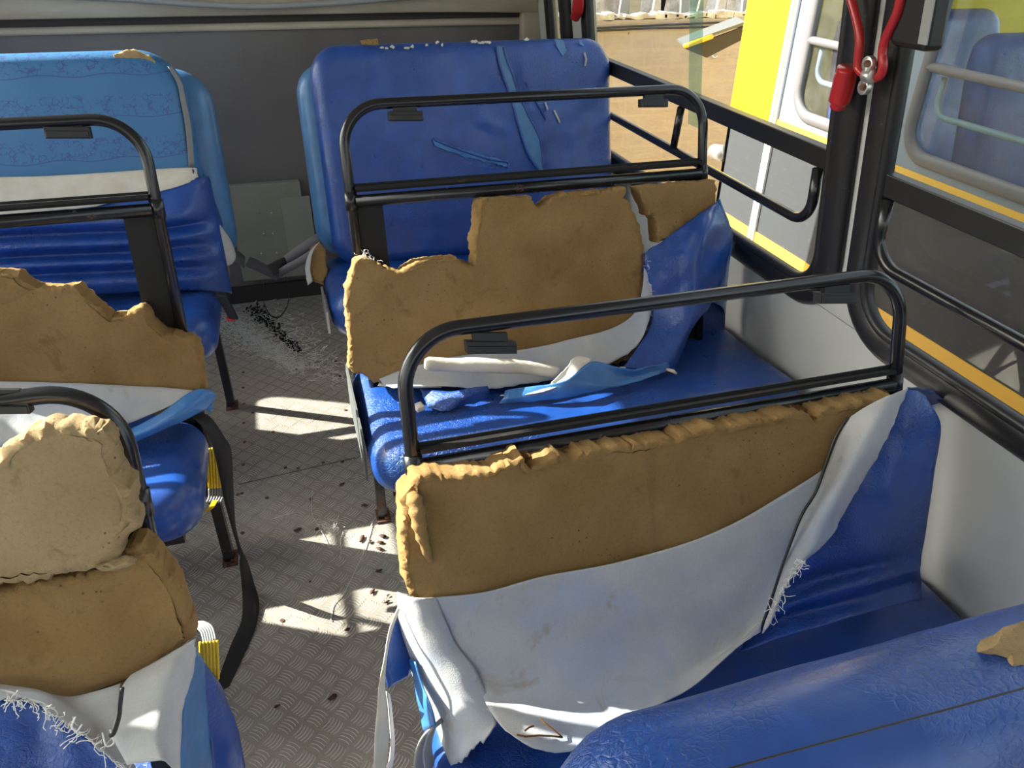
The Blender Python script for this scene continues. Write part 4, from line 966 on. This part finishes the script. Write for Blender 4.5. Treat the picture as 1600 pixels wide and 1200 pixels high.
b = MB(); pp = q4([(632,398),(618,470),(605,545)], .066)
for k_, r_ in ((0,.014),(1,.011),(2,.014)): b.tube([pp[k_]+V((.006,0,0)), pp[k_]-V((.006,0,0))], r_, 18)
b.tube(pp, (.010,.008), 12); b.tube([pp[1]+V((0,-.016,0)), pp[1]+V((0,.004,0))], .013, 14); br = b.out('bracket', ALU, h, bevel=.001)
for (x, y) in ((632,398),(605,545)):
    p = wallp(1200+x/4, y/4, .070); MB().tube([p, p-V((.007,0,0))], .0065, 12).out('bolt', RUST, br)
h2 = root('emergency_handle', wallp(900, 20, .03), 'red window release lever at the far rear corner pillar', 'handle')
MB().tube(cr([wallp(u, v, .05) for u, v in [(905,-25),(904,0),(902,18),(897,30)]], 5), [(.016,.02)]*6+[(.018,.022)]*5+[(.014,.018)]*4+[(.006,.01)], 12).out('grip', RED, h2)
MB().tube([wallp(890,-30,.04), wallp(905,-22,.05), wallp(925,-32,.04)], .008, 10).out('lever_arm', RED, h2)

# dead leaves
rd = random.Random(5)
LV = [(566,842,14,1,'slanting dark leaf left of the cluster below the seat foot'),(578,847,8,.8,'tiny round leaf just left of the dark leaf cluster'),(597,838,14,-.6,'topmost dark curled leaf of the cluster near the seat foot'),
 (594,848,12,-.4,'second leaf down in the dark cluster near the seat foot'),(593,858,12,-.5,'lowest leaf in the dark cluster near the seat foot'),(592,892,11,.2,'brown twisted leaf halfway down the aisle beside the foam seat'),
 (582,925,12,1.1,'oval brown leaf lying on edge beside the white cover strip'),(604,941,9,.2,'round dark leaf closest to the white cover strip'),(606,931,5,.5,'speck of dark leaf above the round dark leaf'),
 (520,1090,15,.4,'largest brown leaf stuck in the tread at the front of the aisle'),(466,828,12,.2,'dark leaf beside the bright short thread in the aisle'),(497,826,12,.3,'flat dark leaf left of the pale thread nest'),
 (534,757,10,.5,'dark leaf just below the floor plate seam'),(570,790,10,0,'leaf crumbs beside the black seat leg'),(485,909,5,.9,'small sliver of leaf in the middle of the aisle'),
 (543,984,9,.2,'small leaf near the sunlit floor patch'),(433,1104,9,.3,'dark leaf near the black strap end')]
for i, (u, v, L, a, lab) in enumerate(LV):
    c = onZ(u, v, .003); s_ = L/F_PX*(c-CAM).length*.5; vs = []
    for k in range(9):
        th = 2*pi*k/9; r_ = s_*(1+.25*rd.uniform(-1,1)); x, y = cos(th)*r_, sin(th)*r_*.5
        vs.append(c+V((x*cos(a)-y*sin(a), x*sin(a)+y*cos(a), .003*rd.random())))
    vs.append(c+V((0,0,.004)))
    o = mesh('dead_leaf', vs, [(k, (k+1) % 9, 9) for k in range(9)], LEAF, solid=.0008)
    tag(o, lab, 'leaf', 'dead leaves on the aisle floor')
# fibre tangle and grit on the floor
def hairs(name, cx, n, L, r, m, seed, zr=.02, region=None):
    rd = random.Random(seed); b = MB()
    for _ in range(n):
        u, v = region(rd); p = onZ(u, v, rd.random()*zr); d = V((rd.uniform(-1,1), rd.uniform(-1,1), rd.uniform(-.2,.35))).normalized(); q = [p]; l = L*rd.uniform(.3,1)
        for s_ in range(4):
            d = (d+V((rd.uniform(-1,1), rd.uniform(-1,1), rd.uniform(-.4,.4)))*.6).normalized(); p = p+d*l/4
            if p.z < .001: p.z = .001
            q.append(p.copy())
        b.tube(q, r, 3, cap=False)
    return b.out(name, m)
def reg(a, b_, spread):
    def f(rd):
        t = rd.random()**1.1; return a[0]+(b_[0]-a[0])*t+rd.gauss(0, spread*(1-.4*t)), a[1]+(b_[1]-a[1])*t+rd.gauss(0, spread*.42*(1-.3*t))
    return f
_ra, _rb, _rc = reg((355,500),(470,580),12), reg((360,520),(470,570),22), reg((420,490),(535,600),26)
tag(hairs('fibre_tangle', 0, 2300, .035, .0011, THR, 3, .03, lambda r: (_ra, _ra, _rb, _rc)[r.randrange(4)](r)), 'pale tangle of loose fibres strewn over the aisle floor near the back', 'fibres', kind='stuff')
tag(hairs('fibre_tangle', 0, 90, .035, .0005, THR, 6, .02, lambda r: (r.gauss(515,9), r.gauss(824,5))), 'small nest of pale threads in mid aisle', 'fibres', kind='stuff')
def grit(name, n, regf, seed, smin, smax, m):
    rd = random.Random(seed); b = MB()
    for _ in range(n):
        u, v = regf(rd); c = onZ(u, v, .003+rd.random()*.012); s_ = rd.uniform(smin, smax)
        ax = V((rd.uniform(-1,1), rd.uniform(-1,1), rd.uniform(-1,1))).normalized(); ay = ax.orthogonal().normalized(); az = ax.cross(ay)
        b.obox(c, ax*s_, ay*s_*.7, az*s_*.5)
    return b.out(name, m, smooth=False)
tag(grit('grit_pile', 420, reg((395,480),(465,548),7), 5, .002, .006, GRIT), 'dark ridge of black grit and crumbs by the rear wall', 'grit', kind='stuff')
tag(grit('debris_crumbs', 120, reg((380,500),(470,560),14), 6, .0015, .004, CREAM), 'pale crumbs mixed with fibres on the floor', 'crumbs', kind='stuff')
def thread(pts, r, lab):
    o = MB().tube(cr([onZ(u, v, .004) for u, v in pts], 5), r, 5).out('loose_thread', THR); tag(o, lab, 'thread')
thread([(583,812),(575,840),(565,870),(552,898),(538,925),(520,945),(517,970)], .0011, 'long pale thread lying from the seat leg down the aisle')
thread([(536,830),(532,845),(533,860),(530,876)], .0009, 'short upright pale thread beside the thread nest')
thread([(424,811),(440,806),(455,802),(464,801)], .0012, 'short bright thread near the left aisle seats')
thread([(318,878),(335,862),(346,850),(352,838)], .001, 'pale thread caught on the left seat foot')
thread([(490,760),(487,780),(488,805),(500,825),(512,850),(522,872)], .0007, 'faint thread running across the mid aisle')
thread([(500,540),(470,560),(440,575),(410,590)], .0006, 'faint thread beyond the fibre tangle')

# ================================================================== OUTSIDE
mesh('ground', [(-30,-20,-.75),(40,-20,-.75),(40,40,-.75),(-30,40,-.75)], [(0,1,2,3)], (lambda m: (G(m).color(G(m).ramp(G(m).noise(2, 5), [(.3, (.20,.16,.12)), (.7, (.34,.28,.22))])), m)[1])(mat('dry_earth', (.26,.21,.16), .95)), struct=True, smooth=False)
def brickmat():
    m = mat('smeared_brick', (.5, .4, .33), .9); g = G(m); nt = m.node_tree
    br = nt.nodes.new('ShaderNodeTexBrick'); nt.links.new(g.co((1, 1, 1), (pi/2, 0, 0)), br.inputs[0])
    br.inputs['Scale'].default_value = 1; br.inputs['Brick Width'].default_value = .26; br.inputs['Row Height'].default_value = .13; br.inputs['Mortar Size'].default_value = .012
    br.inputs['Color1'].default_value = (.42,.345,.30,1); br.inputs['Color2'].default_value = (.44,.365,.32,1); br.inputs['Mortar'].default_value = (.47,.39,.32,1)
    c = g.mix(g.ramp(g.noise(3, 5, .7, co=g.co((1, 1, 2.5))), [(.4, 0), (.65, .8)]), br.outputs[0], (.50, .435, .385))
    c = g.mix(g.ramp(g.noise(5.5, 5, .75, co=g.co((2.2, 1, 1))), [(.67, 0), (.70, 1)]), c, (.15, .10, .07)); g.color(c)
    g.bump(g.noise(14, 5, co=g.co((1, 1, 4))), .5, .02); return m
BR = brickmat()
YB = 4.3
zt = onY(1030, 30, YB).z
bw = root('brick_wall', (3.5, YB, -.75), 'rough brick boundary wall smeared with mortar, seen through the rear side window', 'wall')
MB().box((.9, YB, -.75), (9, YB+.15, zt)).out('brick_face', BR, bw, smooth=False)
PALE = mat('pale_render', (.62, .58, .52), .9); _g = G(PALE); _g.color(_g.mix(_g.ramp(_g.noise(6, 5, .7), [(.4, 0), (.62, 1)]), (.42,.36,.30), (.74,.72,.68)))
rdb = random.Random(9); b = MB()
for i in range(60):
    x = 1.3+i*.09; b.obox((x, YB+.06, zt+.02), V((rdb.uniform(.03,.07),0,rdb.uniform(-.01,.01))), V((0,.06,0)), V((0,0,rdb.uniform(.01,.035))))
b.out('mortar_cap', PALE, bw, smooth=False, bevel=.006)
for k, (dz, x0) in enumerate(((-.045, 0), (-.075, 0))):
    c_ = MB().tube([V((1.2+i*.6, YB-.02, zt+dz-.012*sin(i*1.1+k))) for i in range(12)], .008, 6).out('cable', BLKP)
    tag(c_, ('upper' if k == 0 else 'lower')+' black cable strung along the top of the brick wall', 'cable')
rb = root('plank_stack', (3.2, YB+.7, -.75), 'leaning grey and white boards behind the brick wall', 'boards')
for i in range(26):
    x = 1.6+i*.16+rdb.uniform(-.03,.03); b = MB(); b.obox((x, YB+.7, .7), V((.035+.02*rdb.random(),0,0)), V((0,.015,0)), V((rdb.uniform(-.25,.25),0,1.4)))
    b.out('board', (PALE, GRYST, BEIGE, CREAM)[i % 4], rb, smooth=False)
bgw = MB().box((-2, YB+2.5, -.75), (14, YB+2.7, 3.2)).out('background_building', PALE, smooth=False); tag(bgw, 'pale rendered building beyond the brick wall', 'building')
sh = root('sheet_roof', onY(1120, 62, 3.6), 'sloping grey sheet with yellow front edge behind the neighbouring bus', 'roof sheet')
A, B_, C_, D_ = onY(1068, 72, 3.6), onY(1165, 38, 3.6), onY(1165, 52, 3.5), onY(1080, 75, 3.5)
mesh('sheet', [A, B_, B_+V((0,.14,.02)), A+V((0,.10,.02))], [(0,1,2,3)], DGRY, sh, smooth=False, solid=.02)
MB().tube([A+V((0,-.01,0)), (A*.55+B_*.45)+V((0,-.01,0))], .018, 8).out('edge_flashing', YEL, sh)
mesh('underside_board', [A+V((.02,.02,-.02)), B_+V((0,.02,-.02)), B_+V((0,.02,-.11)), A+V((.22,.02,-.09))], [(0,1,2,3)], DRECESS, sh, smooth=False, solid=.02)
hk = MB().tube(cr([onY(u, v, YB-.03) for u, v in [(1112,76),(1112,86),(1116,90),(1121,87)]], 5), .010, 8).out('wall_hook', ALU); tag(hk, 'white curved hook on the brick wall beside the yellow bus', 'hook')

# neighbouring bus
XN = 2.42
nb = root('neighbour_bus', (XN+1.1, -.5, -.75), 'yellow and dark grey bus parked alongside, seen through the side windows', 'bus')
NGK = mat('weathered_gasket', (.13, .125, .13), .5)
NY = mat('school_bus_yellow', (.88, .60, .008), .6, spec=.15); _g = G(NY); _g.color(_g.mix(_g.ramp(_g.noise(9, 5, .7), [(.64, 0), (.7, .3)]), (.88, .61, .008), (.6, .45, .06)))
NG = mat('neighbour_dark_panel', (.085, .09, .095), .65, spec=.25); _g = G(NG); _g.color(_g.mix(_g.ramp(_g.noise(60, 4, .7, co=_g.co((1, .25, 1))), [(.58, 0), (.72, .5)]), (.045, .048, .052), (.10, .105, .11)))
NB = mat('neighbour_pale_panel', (.20, .25, .31), .4); NW = mat('white_moulding', (.8, .8, .78), .4); NS = mat('amber_stripe', (.80, .46, .045), .4)
def n2(y, z): return V((XN, y, z))
pz = lambda u, v: onX(u, v, XN)
YE = 2.03; YP = 1.60; z_b1, z_b2 = .745, .61; z_l1, z_l2 = .148, .02
nwin = [(.92, 1.47), (-.55, .72), (-2.0, -.75)]
zs, zh = .80, 1.75
panel('side_panel', [(YE, -.75), (YE, z_b2), (-4, z_b2), (-4, -.75)], [], n2, NG, nb, solid=.03, off=1)
panel('upper_panel', [(YP, z_b1), (YP, 2.0), (-4, 2.0), (-4, z_b1)], [rrect(a, zs, b_, zh, .12) for a, b_ in nwin], n2, NB, nb, solid=.03, off=1)
panel('rear_pillar', [(YE, z_b2), (YE, 2.0), (YP, 2.0), (YP, z_b2)], [], lambda y, z: n2(y, z)-V((.004, 0, 0)), NY, nb, solid=.03, off=1)
def nstripe(z0, z1, m, o, name, y0=-4, y1=YE): MB().box((XN-o, y0, z0), (XN+.002, y1, z1)).out(name, m, nb, smooth=False)
nstripe(z_b2, z_b1, NS, .006, 'stripe', y1=YP); nstripe(z_l2, z_l1, NS, .006, 'stripe')
for dy in (0, .035): MB().box((XN-.014, YP-.012+dy, -.7), (XN, YP+.006+dy, 2.0)).out('moulding', NW, nb, smooth=False)
nsd = MB(); nsd.box((XN, YE-.03, -.7), (XN+2.2, YE, 2.0)); nsd.out('rear_panel', NY, nb, smooth=False)
MB().box((XN, -4, 1.98), (XN+2.2, YE, 2.02)).out('roof', NB, nb, smooth=False); MB().box((XN+.03, -4, .0), (XN+2.2, YE-.04, .03)).out('inner_floor', NG, nb, smooth=False)
MB().box((XN+2.15, -4, .0), (XN+2.2, YE, .8)).out('far_side_panel', NB, nb, smooth=False)
for a, b_ in nwin:
    wv_ = mesh('window', [n2(a, zs)+V((.01,0,0)), n2(b_, zs)+V((.01,0,0)), n2(b_, zh)+V((.01,0,0)), n2(a, zh)+V((.01,0,0))], [(0,1,2,3)], GLN, nb, smooth=False)
    MB().tube([n2(*p) for p in rrect(a, zs, b_, zh, .12, 10)], (.02, .028), 10, closed=True, squash=V((1,0,0))).out('gasket', NGK, wv_)
    MB().tube([n2(a, 1.13), n2(b_, 1.13)], .018, 10).out('divider_rail', NGK, wv_)
    MB().tube(fillet([n2(a+.07, 1.1)+V((.03,0,0)), n2(a+.07, .96)+V((.03,0,0)), n2(b_-.07, .96)+V((.03,0,0)), n2(b_-.07, 1.1)+V((.03,0,0))], .06), .012, 8).out('guard_tube', GRYST, wv_)
for y in (1.2, .4, -.35, -1.2):
    pad('seat_back', XN+.12, XN+1.05, .45, 1.25, lambda x, t, n: V((x, y-n+t*.2, t)), .12, .05, VIN, nb, corner=.10, nx=12, nt=10)
tl = MB(); tl.tube([pz(1116, 237), pz(1132, 240)], .045, 14); tl.out('exposed_pipe', ALU, nb)
